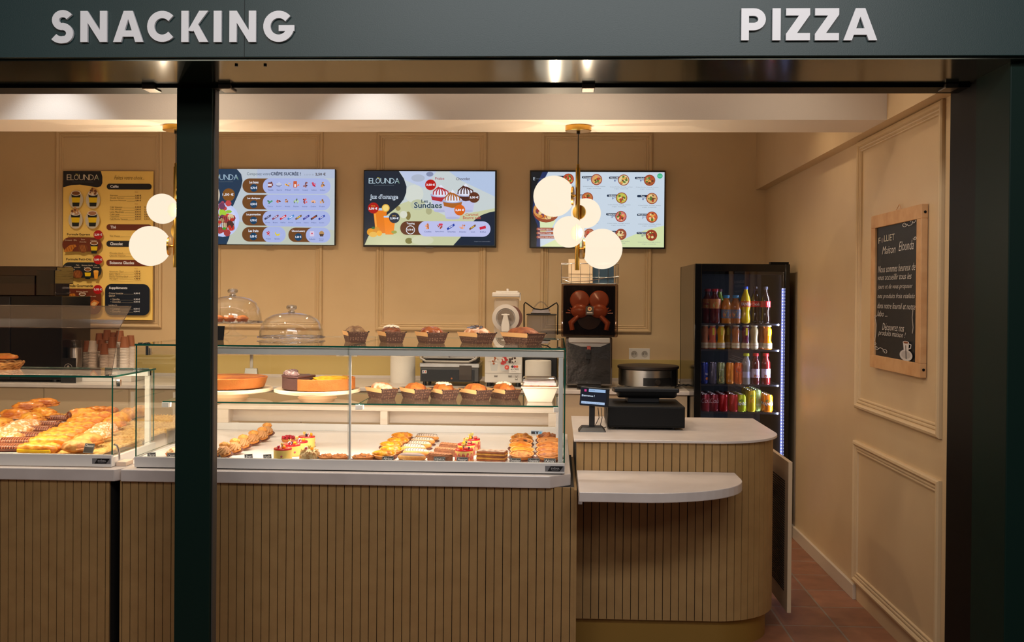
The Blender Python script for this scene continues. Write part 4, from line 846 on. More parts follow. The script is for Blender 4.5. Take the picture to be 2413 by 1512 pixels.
can(fx(1741), FY, z, (236,116,50), None, None, 'slim orange can with a round blue emblem on the third shelf', oasis, CH, CR)
def pea(A, r, lz): A.circ(0, -(lz[0]+lz[1])/2-.008, r*.6, (240, 236, 240), r*.4); A.circ(-r*.2,-lz[0]-.012,r*.3,(206,110,60)); A.circ(r*.5,-lz[0]-.014,r*.25,(200,120,90))
bottle(fx(1759), FY, z, WATER, (150,146,140), (214,220,30), (186,186,206), 'clear water bottle with a yellow cap on the third shelf', lz=(.045,.085))
bottle(fx(1781), FY, z, WATER, (96,30,34), (214,40,40), (206,190,206), 'red cap peach drink bottle, left one of the pair', lz=(.045,.105), extra=pea)
bottle(fx(1805), FY, z, WATER, (130,30,30), (220,36,36), (210,196,214), 'red cap peach drink bottle, right one of the pair', lz=(.045,.105), extra=pea)
z = shz[3]
def fz(A, r, h): A.circ(0,-h*.5,r*.95,(30,60,140),r*.75); A.circ(-r*.2,-h*.66,r*.4,(30,140,70),r*.25)
def ltn(A, r, h): A.circ(0,-h*.52,r*.6,(226,60,50),r*.5); A.circ(0,-h*.52,r*.45,(240,210,60),r*.38); A.text('Lipton',-r*.5,-h*.52-.004,r*.5,-h*.52+.004,(200,40,50)); A.circ(0,-h*.75,r*.5,(60,150,60),r*.2); A.rect(-r*1.4,-.035,r*1.4,-.008,(230,130,70))
def moj(A, r, h): A.rect(-r*1.5,-h*.42,r*1.5,-.012,(24,28,26)); A.text('Mojito',-r*.8,-h*.38,r*.8,-h*.24,(230,230,230)); A.circ(0,-h*.7,r*.7,(216,220,210))
def cocac(A, r, h): A.text('Cola', -r*1.1, -h*.78, r*1.1, -h*.5, (230,206,206), shear=.4)
c4 = [(1664,(166,44,56),cocac,.115,'dull red cola can at the far left of the bottom shelf'),(1684,(150,40,50),cocac,.115,'dull red cola can with white script, second from left on the bottom shelf'),(1706,(176,20,24),None,.115,'plain deep red can, third from left on the bottom shelf'),(1730,(190,24,32),None,.115,'bright red can left of the lime coloured can'),(1749,(196,210,20),fz,.115,'lime yellow can with blue emblem on the bottom shelf'),(1772,(226,196,20),ltn,.145,'tall yellow iced tea can on the bottom shelf'),(1785,(180,206,120),moj,.145,'tall pale green can with black base on the bottom shelf'),(1811,(250,140,20),fz,.115,'bright orange can at the right end of the bottom shelf')]
for i, (px_, c, ex, h, nm) in enumerate(c4):
    yy = FY+(.05 if i == 6 else 0); r = .0325 if h < .12 else .028
    o = can(fx(px_, yy), yy, z, c, 'FANTA' if ex is fz else None, (236,240,248), nm, ex, h, r)
    for k in (1, 2, 3):
        y2 = yy+.075*k; dup(o, (fx(px_, yy)+ (0 if i not in (4,6) else .0), y2, z), 0, ' '.join(nm.split(' on the ')[0].split(' at the ')[0].split(', ')[0].split(' left of ')[0].split()[:7])+', %s in its file from the front' % ORD[k], 'cans in the rows behind')
# ================================================================ appliances on the back worktop (z = .95)
Z0 = .95
def base(x, y, Y=7.4): p = onY(x, y, Y); return p.x
sx = lambda px_, Y: onY(px_, 900, Y).x
sz = lambda py_, Y, px_=1200: onY(px_, py_, Y).z
paperm = mat('white_tissue_paper', (226, 220, 212), .85, bump=(120, .4))
for px_, Y, lb in ((949, 7.57, 'thick white paper roll standing left of the panini grill'), (1268, 7.12+.1, 'thick white paper roll standing in front of the black dispenser')):
    t = thing('paper_roll', lb, 'paper roll', (sx(px_, Y), Y, Z0), 0, 'paper rolls on the back worktop')
    MB().lathe([(.022,0),(.092,0),(.093,.01),(.093,.19),(.091,.196),(.022,.196),(.022,0)], n=40, cap=False).build('paper', paperm, t, smooth=40)
    MB().lathe([(.019,.002),(.022,.002),(.022,.194),(.019,.194),(.019,.002)], n=24, cap=False).build('core', mat('cardboard', (176,150,120), .8), t, smooth=40)
# panini grill
Y = 7.30; x0, x1 = sx(990, Y), sx(1128, Y); w = x1-x0
t = thing('panini_grill', 'steel and black panini grill on the back worktop', 'grill', ((x0+x1)/2, Y, Z0))
for sx_ in (-1, 1):
    for sy in (.03, .3): MB().cyl((sx_*(w/2-.03), sy, 0), .014, .03, 14).build('foot', blackp, t)
MB().box(-w/2, w/2, 0, .36, .03, .135).build('base', mat('dark_steel', (90, 88, 86), .35, metal=.9), t, bevel=.004)
MB().box(-w/2+.008, w/2-.03, -.003, 0, .035, .118).build('control_panel', blackp, t)
MB().box(-w/2-.004, w/2+.004, -.006, .36, .135, .165).build('lower_plate', steel, t, bevel=.003)
MB().box(-w/2+.015, w/2-.015, .0, .33, .167, .19).build('grill_plate', mat('cast_iron', (30, 28, 28), .6), t, bevel=.003)
MB().box(-w/2+.012, w/2-.012, -.0, .33, .195, .235).build('lid', steel, t, bevel=.006)
g = MB(); g.sweep([(-w/2+.0, .0, .235), (-w/2+.01, -.05, .20), (-w/2+.05, -.06, .18), (w/2-.07, -.06, .178), (w/2-.02, -.05, .20), (w/2+.0, .0, .24)], .008, 10); g.build('handle', mat('grey_handle', (176, 170, 164), .4), t, smooth=60)
MB().cyl((0,0,0), .008, .012, 14, M=Matrix.Translation((.0, -.012, .215)) @ Matrix.Rotation(-PI/2, 4, 'X')).build('knob', blackp, t)
MB().box(w*.17, w*.38, -.012, -.006, .045, .15).build('towel', mat('grey_cloth', (84, 76, 72), .8), t)
MB().cyl((0,0,0), .006, .008, 12, M=Matrix.Translation((w*.04, -.002, .055)) @ Matrix.Rotation(PI/2, 4, 'X')).build('indicator', mat('amber_indicator', (190, 110, 40), .3), t)
A = Art(0, 0, 1); A.rect(0,0,.032,.022,(224,220,214)); A.poly([(.006,.004),(.012,.004),(.009,.018),(.003,.018)],(40,60,130)); A.poly([(.021,.004),(.027,.004),(.024,.018),(.018,.018)],(190,40,40)); o = A.build('sticker', art, t, faceY); o.location = (-w/2+.015, -.0035, .112)
# creamer: white slush machine with picture panel, tank above
Y = 7.28; x0, x1 = sx(1142, Y), sx(1230, Y); w = x1-x0
t = thing('slush_machine', 'white drink machine with ice cream pictures and a clear tank on top', 'drink machine', ((x0+x1)/2, Y, Z0))
for sx_ in (-1, 1):
    for sy in (.03, .3): MB().cyl((sx_*(w/2-.03), sy, 0), .016, .03, 14).build('foot', blackp, t)
MB().box(-w/2, w/2, 0, .36, .03, .262).build('housing', whitem, t, bevel=.006)
A = Art(1560, 1080, w/380)      # coordinates of the enlarged view
A.rect(1562, 822, 1938, 982, (222, 216, 210)); A.rect(1562, 982, 1938, 985, (150,140,134))
for x, c, s in ((1655,(176,96,56),1),(1757,(200,50,50),2),(1845,(70,50,44),3)): A.poly([(x-42,885),(x+42,885),(x+30,960),(x-30,960)], (206,206,206)); A.pile(x, 856, 46, [c, (236,230,226), c], 20, s)
A.circ(1785, 922, 22, (220,60,50)); A.circ(1785, 922, 10, (240,170,150)); A.rect(1810, 895, 1928, 978, (234,230,228))
for x, c in ((1843,(50,46,46)),(1866,(216,50,90)),(1889,(230,110,40))): A.circ(x, 913, 13, c)
A.text('eL CAFE', 1826, 930, 1905, 950, (60,56,56), off=.01); A.rect(1830, 960, 1880, 963, (170,160,160))
for x in (1658, 1802): A.rect(x, 1000, x+34, 1022, (130,124,120)); A.rect(x+3, 1003, x+31, 1010, (190,186,180))
A.line([(1870,1005),(1898,1035)], 3, (90,84,80)); A.line([(1898,1005),(1870,1035)], 3, (90,84,80)); A.rect(1870,1042,1898,1050,(80,74,70)); A.circ(1746, 1072, 7, (60,56,54))
o = A.build('picture_panel', art, t, faceY); o.location = (-w/2, -.0006, .03)
tk = glass('tank_plastic', (226, 222, 220), .09, .12)
cx_ = sx(1190, Y)-t.location.x; zz = .262
MB().box(cx_-.088, cx_+.088, .02, .30, zz, zz+.035).build('tray', whitem, t, bevel=.006)
MB().box(cx_-.086, cx_+.086, .05, .28, sz(824, Y)-Z0, sz(703, Y)-Z0).build('tank', frost, t, bevel=.012, seg=3)
ly = sz(700, Y)-Z0
MB().box(cx_-.1, cx_+.1, .03, .30, ly, ly+.035).build('tank_lid', whitem, t, bevel=.008)
MB().box(cx_-.075, cx_+.085, .06, .27, ly+.035, ly+.045).box(cx_-.0, cx_+.016, .1, .2, ly+.045, ly+.062).build('lid_latch', whitem, t, bevel=.004)
MB().box(cx_+.098, cx_+.106, .04, .08, ly-.025, ly+.02).build('lid_clip', whitem, t, bevel=.002)
Rr = Matrix.Rotation(PI/2, 4, 'X'); cz_ = sz(749, Y)-Z0
MB().lathe([(.0,-.02),(.095,-.02),(.098,0),(.07,.006),(.066,-.004),(0,-.004)], n=40, M=Matrix.Translation((cx_, .03, cz_)) @ Rr).build('front_disc', mat('white_disc_plastic', (206, 200, 196), .35), t, smooth=40)
MB().lathe([(0,0),(.06,0),(.06,.01),(0,.01)], n=36, M=Matrix.Translation((cx_, .03, cz_)) @ Rr).build('disc_window', mat('grey_window', (130, 118, 108), .2), t, smooth=40)
MB().prism([(cx_-.012, cz_+.03),(cx_+.012, cz_+.03),(cx_+.03, cz_-.05),(cx_+.028, cz_-.10),(cx_-.028, cz_-.10),(cx_-.03, cz_-.05)], -.01, .012, 'y').box(cx_-.03, cx_+.03, -.008, .008, cz_+.018, cz_+.028).build('tap_lever', whitem, t, bevel=.006)
MB().lathe([(.0,0),(.09,0),(.09,.02),(0,.02)], n=36, M=Matrix.Translation((cx_+.03, .06, cz_)) @ Rr).build('rear_disc', mat('brown_ring', (110, 70, 60), .4), t, smooth=40)
# black dispenser with open tank
Y = 7.40; x0, x1 = sx(1234, Y), sx(1312, Y); w = x1-x0
t = thing('juice_dispenser', 'black dispenser with a clear tank and wire handle beside the steel juicer', 'drink machine', ((x0+x1)/2, Y, Z0))
MB().box(-w/2, w/2, 0, .36, 0, .262).build('housing', blackp, t, bevel=.005)
MB().box(-.075, .04, -.004, 0, .215, .25).build('display_frame', whitem, t); MB().box(-.06, .025, -.0055, -.004, .222, .243).build('display_window', mat('dark_red_window', (70, 44, 40), .2), t)
zt = sz(742, Y)-Z0
MB().box(-w/2+.02, w/2-.01, .02, .26, .263, zt).build('tank', frostd, t, bevel=.01, seg=3)
MB().box(-w/2+.015, w/2-.005, .015, .265, zt, zt+.008).build('tank_rim', blackp, t, bevel=.003)
zh = sz(712, Y)-Z0; zl = sz(728, Y)-Z0
g = MB(); g.sweep([(-w/2, 0, zt-.14), (-w/2-.002, 0, zh-.015), (-w/2+.008, 0, zh), (-w/2+.02, 0, zh-.008), (-w*.2, 0, zl+.004), (0, 0, zl-.002), (w*.2, 0, zl+.006), (w/2-.02, 0, zh-.008), (w/2-.006, 0, zh), (w/2+.004, 0, zh-.02), (w/2+.002, 0, zt-.14)], .0045, 8); g.build('wire_handle', blackm, t, smooth=60)
g = MB(); zc = zh-.01
g.sweep([(-.065+.13*i/12, .12, zc-.05+.065*math.sin(PI*i/12)) for i in range(13)], .010, 8, flat=.5); g.build('clear_bail', clearp, t, smooth=60)
o = MB(); 
for i in range(5): o.box(-.07+i*.004, .075-i*.004, -.08+i*.004, .06, i*.0045, i*.0045+.003, M=Matrix.Rotation(math.radians(3*i-3), 4, 'X'))
o = o.build('folded_paper', mat('newsprint', (150, 144, 150), .7), None); o.location = (t.location.x-.005, Y+.13, Z0+zt+.012); tag(o, 'folded grey papers lying on the black dispenser', 'paper')
g = MB().box(-.012, .012, 0, .02, 0, .13).build('yellow_bottle', mat('yellow_plastic', (226, 150, 20), .3), None); g.location = (sx(1313, 7.5), 7.62, Z0+.40)
bpy.data.objects.remove(g)
# orange juicer
Y = 7.18; jx = sx(1388, Y); 
t = thing('orange_juicer', 'tall steel orange juicer with smoky cover and wire feeder basket', 'juicer', (jx, Y, Z0))
zc0, zc1 = sz(795, Y, 1388)-Z0, sz(668, Y, 1388)-Z0; w = .205
MB().box(-.165, .165, .06, .40, .02, zc0).build('lower_housing', mat('wrapped_steel', (120, 116, 114), .18, metal=.95, bump=(9, .9)), t, bevel=.012, seg=3)
MB().box(-.185, .185, .10, .42, zc0, zc1-.01).build('upper_housing', mat('dark_housing', (40, 36, 36), .3), t, bevel=.01)
MB().box(-.20, .20, .0, .10, zc0+.002, zc1).build('smoky_cover', glass('smoked_acrylic', (206, 190, 178), .06, .03), t, bevel=.012, seg=3)
om = mat('orange_brown_plastic', (168, 84, 42), .3, coat=.5); Ry = Matrix.Rotation(PI/2, 4, 'X'); zm = (zc0+zc1)/2
for sx_ in (-1, 1):
    MB().lathe([(0,0),(.056,0),(.070,.012),(.070,.024),(.062,.032),(.0,.036)], n=36, M=Matrix.Translation((sx_*.068, .095, zm+.072)) @ Ry).build('squeeze_cup', om, t, smooth=40)
    MB().blob((sx_*.068, .06, zm-.005), (.064, .022, .05), .02, 2, 3).build('squeeze_ball', om, t, smooth=180)
    g = MB()
    for i in range(7):
        a = math.radians(18+i*20); g.sweep([(sx_*(.10+.0*i), .07, zm-.02), (sx_*(.10+.07*math.cos(a)), .07, zm-.02+.07*math.sin(a)-.02)], .004, 6)
    g.build('peel_blades', om, t); 
    MB().sweep([(sx_*.08, .07, zm-.04), (sx_*.13, .065, zm-.09), (sx_*.12, .06, zm-.14)], [.034, .044, .034], 12, flat=.5).build('peel_chute', om, t, smooth=60)
MB().lathe([(0,0),(.09,0),(.086,.01),(0,.014)], n=40, M=Matrix.Translation((0, .09, zm-.05)) @ Ry).build('centre_plate', mat('dark_disc', (58, 44, 38), .3), t, smooth=40)
A = Art(0,0,1); A.rr(-.028,0,.028,.06,.004,(50,34,24)); A.circ(0,.018,.014,(216,190,120)); A.circ(0,.018,.009,(150,60,40)); A.rect(-.02,.042,.02,.046,(200,190,180)); A.rect(-.022,.052,.022,.053,(200,190,180)); o = A.build('badge', art, t, faceY); o.location = (0, -.0015, zm+.03)
MB().box(-.145, .145, .0, .06, zc0-.038, zc0-.002).build('front_bar', mat('silver_bar', (186, 182, 178), .3, metal=.6), t, bevel=.004)
MB().prism([(-.145, zc0-.038), (.145, zc0-.038), (.08, zc0-.065), (-.06, zc0-.065)], .02, .058, 'y').build('juice_funnel', mat('silver_bar', (186, 182, 178), .3, metal=.6), t)
MB().cyl((0,0,0), .018, .05, 16, M=Matrix.Translation((-.005, .06, zc0-.10)) @ Ry).box(-.024, .014, .02, .045, zc0-.155, zc0-.11).box(-.012, .002, .025, .04, zc0-.185, zc0-.155).build('tap', blackp, t, bevel=.003)
MB().box(-.016, .010, .012, .02, zc0-.10, zc0-.06).build('tap_lever', mat('red_tap_lever', (150, 60, 50), .4), t, bevel=.002)
MB().box(-.085, .085, -.05, .07, 0, .045).build('drip_tray', clearp, t, bevel=.004); MB().box(-.08, .08, -.045, .06, .02, .024).build('drip_grid', blackp, t)
zb = sz(620, Y, 1388)-Z0; g = MB(); wr_ = .0022
for z_ in (zc1+.004, zc1+.045, zb): g.sweep([(-.2, .06, z_), (.2, .06, z_), (.2, .34, z_), (-.2, .34, z_), (-.2, .06, z_)], wr_ if z_ < zb else .003, 6)
for x_ in (-.2, -.13, -.065, 0, .065, .13, .2): g.sweep([(x_, .06, zc1), (x_, .06, zb)], wr_, 6); g.sweep([(x_, .34, zc1), (x_, .34, zb)], wr_, 6)
g.sweep([(.21, .05, zc1+.055), (.1, .05, zc1+.04), (0, .05, zc1+.02), (-.14, .05, zc1+.012), (-.19, .05, zc1+.03)], .003, 6)
g.build('feeder_basket', chrome, t, smooth=60)
o = MB().box(-.085, .085, 0, .004, 0, .175, M=Matrix.Rotation(-.15, 4, 'X')).build('mirror_sheet', mat('foil_sheet', (240, 216, 184), .25), None); o.location = (jx-.065, Y+.10, Z0+zc1+.003); tag(o, 'pale shiny sheet standing in the wire basket of the juicer', 'sheet')
o = MB().box(-.075, .075, 0, .004, 0, .13, M=Matrix.Rotation(-.2, 4, 'X')).build('holographic_sheet', mat('iridescent_sheet', (70, 96, 120), .15, metal=.4), None); o.location = (jx+.10, Y+.12, Z0+zc1+.003); tag(o, 'dark iridescent sheet in the juicer basket behind the large globe', 'sheet')
# crepe maker
Y = 7.36; cx_ = sx(1527, Y); r = .212
t = thing('crepe_maker', 'round steel crepe maker with a black hotplate', 'crepe maker', (cx_, Y, Z0))
for a in range(3): MB().cyl((.16*math.cos(a*2.1-1.57), .16*math.sin(a*2.1-1.57), 0), .018, .018, 12).build('foot', blackp, t)
MB().lathe([(r-.01,.018),(r,.024),(r,.135),(r-.006,.14)], n=64).build('housing', steel, t, smooth=30)
MB().lathe([(r+.002,.14),(r+.008,.144),(r+.008,.158),(r,.162),(0,.164)], n=64).build('hotplate', mat('seasoned_iron', (42, 32, 28), .45), t, smooth=30)
def wrapb(a0, a1, z0, z1, rr_, mi, nm, th=.002):
    g = MB(); n_ = 12; vs = []
    for i in range(n_+1):
        a = math.radians(a0+(a1-a0)*i/n_)
        for q, z_ in ((rr_, z0), (rr_, z1), (rr_+th, z1), (rr_+th, z0)): vs.append((q*math.sin(a), -q*math.cos(a), z_))
    fs = [(i*4+k, i*4+(k+1)%4, (i+1)*4+(k+1)%4, (i+1)*4+k) for i in range(n_) for k in range(4)]+[(3,2,1,0), (n_*4, n_*4+1, n_*4+2, n_*4+3)]
    g.add(vs, fs); return g.build(nm, mi, t, smooth=30)
wrapb(-14, 44, .03, .085, r, blackp, 'control_panel'); wrapb(44, 60, .024, .135, r, blackp, 'side_shroud', .004)
kn = Matrix.Translation((r*math.sin(.22), -r*math.cos(.22)-.002, .057)) @ Matrix.Rotation(.22, 4, 'Z') @ Ry
MB().lathe([(.0,0),(.02,0),(.018,.016),(0,.016)], n=24, M=kn).build('thermostat_knob', mat('knob_plastic', (34, 32, 32), .3), t, smooth=40)
MB().lathe([(0,0),(.007,0),(.007,.004),(0,.004)], n=16, M=Matrix.Translation((-r*math.sin(.08), -r*math.cos(.08)-.002, .06)) @ Ry).build('switch', chrome, t, smooth=40)
# cables by the crepe maker
g = MB().sweep([(.0,0,.012),(.06,.02,.03),(.14,.03,.006),(.16,.10,.006),(.12,.20,.006),(.05,.24,.01)], .006, 8).build('power_cable', blackp, None, smooth=60); g.location = (sx(1590, 7.3), 7.28, Z0+.0); tag(g, 'black cable looping behind the crepe maker beside the fridge', 'cable')
g = MB().sweep([(.0,0,.008),(.03,.04,.01),(.07,.01,.02),(.10,.05,.008),(.06,.09,.008)], .007, 8).build('power_cable', blackp, None, smooth=60); g.location = (sx(1452, 7.16), 7.16, Z0); tag(g, 'coiled black cable between the juicer and the crepe maker', 'cable')
# sockets
def socket(x0, y0, x1, y1, lb):
    a = onY(x0, y0, BW); c = onY(x1, y1, BW); w = c.x-a.x; h = a.z-c.z
    t = thing('wall_socket', lb, 'socket', ((a.x+c.x)/2, BW, (a.z+c.z)/2), 0, 'double sockets on the back wall')
    MB().box(-w/2, w/2, -.009, 0, -h/2, h/2).build('cover_plate', whitem, t, bevel=.002)
    for s in (-1, 1):
        MB().lathe([(.024,0),(.024,.003),(.021,.0005),(0,.0005)], n=30, M=Matrix.Translation((s*w/4, -.0096, 0)) @ Ry).build('outlet', mat('socket_grey', (176, 170, 164), .4), t, smooth=40)
        for q in (-1, 1): MB().cyl((0,0,0), .003, .004, 10, M=Matrix.Translation((s*w/4+q*.010, -.0093, 0)) @ Ry).build('pin_hole', blackm, t)
socket(1482, 820, 1531, 847, 'white double socket above the crepe maker'); socket(793, 824, 842, 841, 'white double socket seen through the pastry case')
# steel scraper stand seen through the case
t = thing('crepe_spreader', 'steel T shaped tool standing at the back wall behind the flan', 'utensil', (sx(592, 7.6), 7.6, Z0))
Zt = sz(822, 7.6, 590)-Z0; zb_ = sz(867, 7.6, 590)-Z0
MB().box(-.012, .012, 0, .012, zb_, Zt).build('stem', steel, t, bevel=.002); MB().frustum((-.055,.055,-.02,.03), (-.045,.045,-.01,.02), 0.0, zb_).build('head', steel, t, bevel=.003)
# coffee machine at the far left
Y = 7.2; x1 = sx(146, Y)
t = thing('coffee_machine', 'large black coffee machine with smoky bean hoppers at the left edge', 'coffee machine', (x1-.5, Y, Z0))
zt = sz(697, Y, 60)-Z0
MB().box(-.55, .5, 0, .45, .02, zt).build('housing', mat('black_coffee_housing', (14, 13, 14), .25), t, bevel=.006)
for x_ in (-.4, .4): MB().cyl((x_, .1, 0), .03, .02, 14).build('foot', blackp, t)
hm = glass('smoky_hopper', (120, 96, 84), .10, .06)
xh = sx(136, Y+.1)-t.location.x; x6 = sx(2, Y+.1)-t.location.x
for lo, hi, ya, yb, nm in ((xh-.14, xh, .05, .28, 'bean_hopper'), (x6-.1, xh-.145, .05, .28, 'bean_hopper')):
    MB().box(lo, hi, ya, yb, zt, sz(648 if lo < xh-.2 else 634, Y, 60)-Z0).build(nm, hm, t, bevel=.006)
MB().box(x6-.08, xh-.01, .10, .36, zt+.09, sz(627, Y+.1, 60)-Z0).build('rear_hopper', hm, t, bevel=.006)
MB().box(-.55, sx(24, Y)-t.location.x, -.01, 0, .02, zt-.01).build('front_panel', mat('panel_black', (22, 22, 26), .3), t, bevel=.003)
# milk jug and black card with a round emblem
t = thing('milk_canister', 'steel canister beside the paper cups', 'canister', (sx(176, 7.3), 7.30, Z0))
MB().lathe([(.05,0),(.052,.01),(.052,.24),(.048,.25),(.0,.25)], n=32).build('body', steel, t, smooth=40); MB().lathe([(.05,.25),(.05,.30),(.046,.305),(0,.305)], n=32).build('collar', clearp, t, smooth=40)
t = thing('emblem_card', 'small black card with a round white emblem by the paper cups', 'card', (sx(148, 7.1), 7.18, Z0))
MB().box(-.055, .055, 0, .006, 0, .18).build('card', mat('black_card', (22, 22, 24), .5), t)
A = Art(0,0,1); A.circ(0,.07,.03,(190,186,182)); A.circ(0,.07,.026,(22,22,24)); A.circ(0,.062,.009,(190,186,182)); A.circ(0,.082,.016,(190,186,182),.01); A.text('CAFE FOLLIET', -.04,.118,.04,.127,(170,166,162)); A.rect(-.03,.135,.03,.137,(150,146,142))
o = A.build('print', art, t, faceY); o.location = (0, -.0005, .18)
# paper cup stacks on a white riser
o = MB().box(0, .40, 0, .34, 0, .075).build('cup_riser', whitem, None, bevel=.004); rx0 = sx(196, 7.4); o.location = (rx0, 7.31, Z0); tag(o, 'white riser under the stacks of paper cups', 'riser')
cupw = mat('cup_white_paper', (216, 206, 196), .6); cupb = mat('cup_brown_paper', (150, 92, 62), .55)
stacks = [(218,868,806,7.38,7,.3),(206,868,806,7.46,6,.4),(246,868,812,7.36,12,.2),(240,868,803,7.50,12,.3),(264,868,797,7.38,15,.2),(252,868,780,7.56,14,.3),(268,868,786,7.50,15,.3),(282,868,782,7.46,17,.25),(293,868,796,7.40,17,.25),(307,868,793,7.46,18,.25),(234,868,788,7.56,13,.4)]
nmz = ['shortest stack of white paper cups at the left front','short stack of brown topped cups at the far left rear','front stack of brown topped cups left of centre','stack of brown topped cups behind the front left one','front stack of brown topped cups right of centre','tallest stack of brown topped cups at the back','tall stack of cups just right of the tallest','tall stack of cups with a dark red top cup','narrow tall stack second from the right','rightmost tall stack of paper cups','stack of cups at the back left with an orange brown top']
for i, (px_, yb, yt, Y, n_, f) in enumerate(stacks):
    z1 = sz(yt, Y, px_); z0_ = Z0+.0755; p = (sx(px_, Y), Y, z0_); H = max(z1-z0_, .1)
    t = thing('paper_cup_stack', nmz[i], 'paper cups', p, 0, 'stacks of paper cups by the coffee machine')
    r = .032; prof = []; hw = H-.07; n2 = max(3, int(hw/.011))
    for k in range(n2): z_ = hw*k/n2; prof += [(r*1.0, z_), (r*1.06, z_+.001), (r*1.06, z_+.004), (r*.985, z_+.0045)]
    prof = [(0, 0)]+prof+[(r, hw)]
    MB().lathe(prof, n=22).build('nested_cups', cupw, t, smooth=30)
    MB().lathe([(r*1.07,0),(r*1.07,.004),(r*1.0,.005),(r*.78,.078),(r*.8,.08),(0,.076)], c=(0,0,hw), n=22).build('top_cup', cupw if i == 0 else cupb, t, smooth=30)
# ================================================================ till and customer display on the register counter
dw = onY(1432, 1010, 5.0); x0, x1 = dw.x, onY(1614, 1010, 5.0).x; w = x1-x0
t = thing('cash_drawer', 'black cash drawer box on the white till counter', 'cash drawer', ((x0+x1)/2, 5.0, TZ+.0))
for a in (-1, 1):
    for b_ in (.05, .33): MB().cyl((a*(w/2-.05), b_, 0), .012, .012, 12).build('foot', blackp, t)
hd = onY(1500, 957, 5.0).z-TZ
MB().box(-w/2, w/2, 0, .38, .012, hd).build('housing', mat('black_powder_coat', (9, 9, 9), .5, spec=.2), t, bevel=.004)
MB().box(-w/2+.004, w/2-.004, -.003, 0, .02, hd-.006).build('drawer_front', mat('black_powder_coat2', (11, 11, 12), .5, spec=.2), t, bevel=.002)
tz = TZ+hd; t = thing('till_terminal', 'black point of sale terminal seen from behind on the cash drawer', 'till', ((x0+x1)/2-.0, 5.2, tz))
zt_ = onY(1520, 910, 5.15).z-tz; a0 = onY(1447, 925, 5.15).x-t.location.x; a1 = onY(1600, 925, 5.15).x-t.location.x
MB().box(-.08, .08, -.03, .14, 0, .03).build('stand', blackp, t, bevel=.004)
MB().prism([(.02,.02),(-.055,zt_-.055),(-.065,zt_-.02),(-.04,zt_-.006),(.16,zt_-.02),(.14,.03)], a0+.02, a1-.01, 'x').build('terminal_body', mat('matt_black_shell', (9, 9, 10), .5, spec=.3), t, bevel=.012, seg=3)
MB().box(a0, a1, -.07, .16, zt_-.035, zt_-.012, M=Matrix.Rotation(math.radians(-4), 4, 'X')).build('display_back', mat('black_gloss_shell', (14, 14, 15), .4, spec=.3), t, bevel=.006, seg=3)
c0 = onY(1395, 1010, 4.93); t = thing('customer_display', 'small lit customer screen on a black pole beside the cash drawer', 'customer display', (c0.x, 4.95, TZ))
MB().frustum((-.068,.068,-.05,.06), (-.05,.05,-.03,.05), 0, .022).build('base', blackp, t, bevel=.004)
zs0, zs1 = onY(1400, 957, 4.93).z-TZ, onY(1400, 913, 4.93).z-TZ
MB().box(-.014, .014, -.0, .022, .02, zs0+.03).build('pole', blackp, t, bevel=.003)
RM = Matrix.Rotation(math.radians(4), 4, 'Y')
sw = (onY(1436, 930, 4.93).x-onY(1368, 930, 4.93).x)/2
MB().box(-sw, sw, -.02, .0, zs0, zs1, M=RM).build('display_housing', blackp, t, bevel=.003)
A = Art(885, 1120, sw*2/210); A.rect(790,1060,982,1182,(14,20,34)); A.rect(850,1062,972,1084,(150,180,216)); A.text('ELOUNDA',858,1069,895,1077,(60,90,140)); A.poly([(818,1068),(834,1068),(834,1084),(818,1084)],(200,60,130)); A.text('Bienvenue !',802,1105,895,1120,(216,232,250),off=.01); A.rect(802,1155,972,1172,(176,200,232)); A.text('Nous vous souhaitons la bienvenue',806,1160,968,1168,(60,90,140))
o = A.build('screen', scr, t, faceY); o.location = Vector((.004, -.0215, (zs0+zs1)/2)); o.rotation_euler.y = math.radians(4)
g = MB()
for i, dx in enumerate((.03, .045, .07)): g.sweep([(dx, .03, .11), (dx+.006, .035, .06), (dx-.012+.01*i, .05, .02), (dx+.01, .08, .004), (dx+.03, .12, .004)], .0018, 6)
g.build('cable', blackp, t, smooth=60)
# ================================================================ cake stands, domes and loaves on top of the pastry case
def stand(loc, r, label, foot=True, h=.085):
    t = thing('cake_stand', label, 'cake stand', loc, 0, 'glass cake stands on the case')
    if foot: MB().lathe([(r*.48,0),(r*.46,.004),(r*.16,.022),(r*.10,.035),(r*.12,h*.6),(r*.10,h-.006),(r*.12,h)], n=36, cap=False).build('foot', dome, t, smooth=60)
    z = h if foot else .004
    n_ = 72; g = MB(); prof = [(0,z),(r*.9,z),(r,z+.004),(r*1.0,z+.007),(r*.9,z+.005),(0,z+.005)]
    g.lathe(prof, n=n_, cap=False)
    g.v = [(v[0]*(1+.012*math.sin(24*math.atan2(v[1], v[0]))), v[1]*(1+.012*math.sin(24*math.atan2(v[1], v[0]))), v[2]+(.003*math.sin(24*math.atan2(v[1], v[0])) if math.hypot(v[0], v[1]) > r*.95 else 0)) for v in g.v]
    g.build('plate', dome, t, smooth=60)
    g = MB()
    for rr_ in (r*.93, r*.985): g.sweep([(rr_*math.cos(a*PI/36), rr_*math.sin(a*PI/36), z+.007+.0035*math.sin(a*1.05)) for a in range(73)], .0018, 5)
    g.build('beaded_rim', glass('rim_glass', (225, 225, 225), .25, .05), t, smooth=60)
    return z
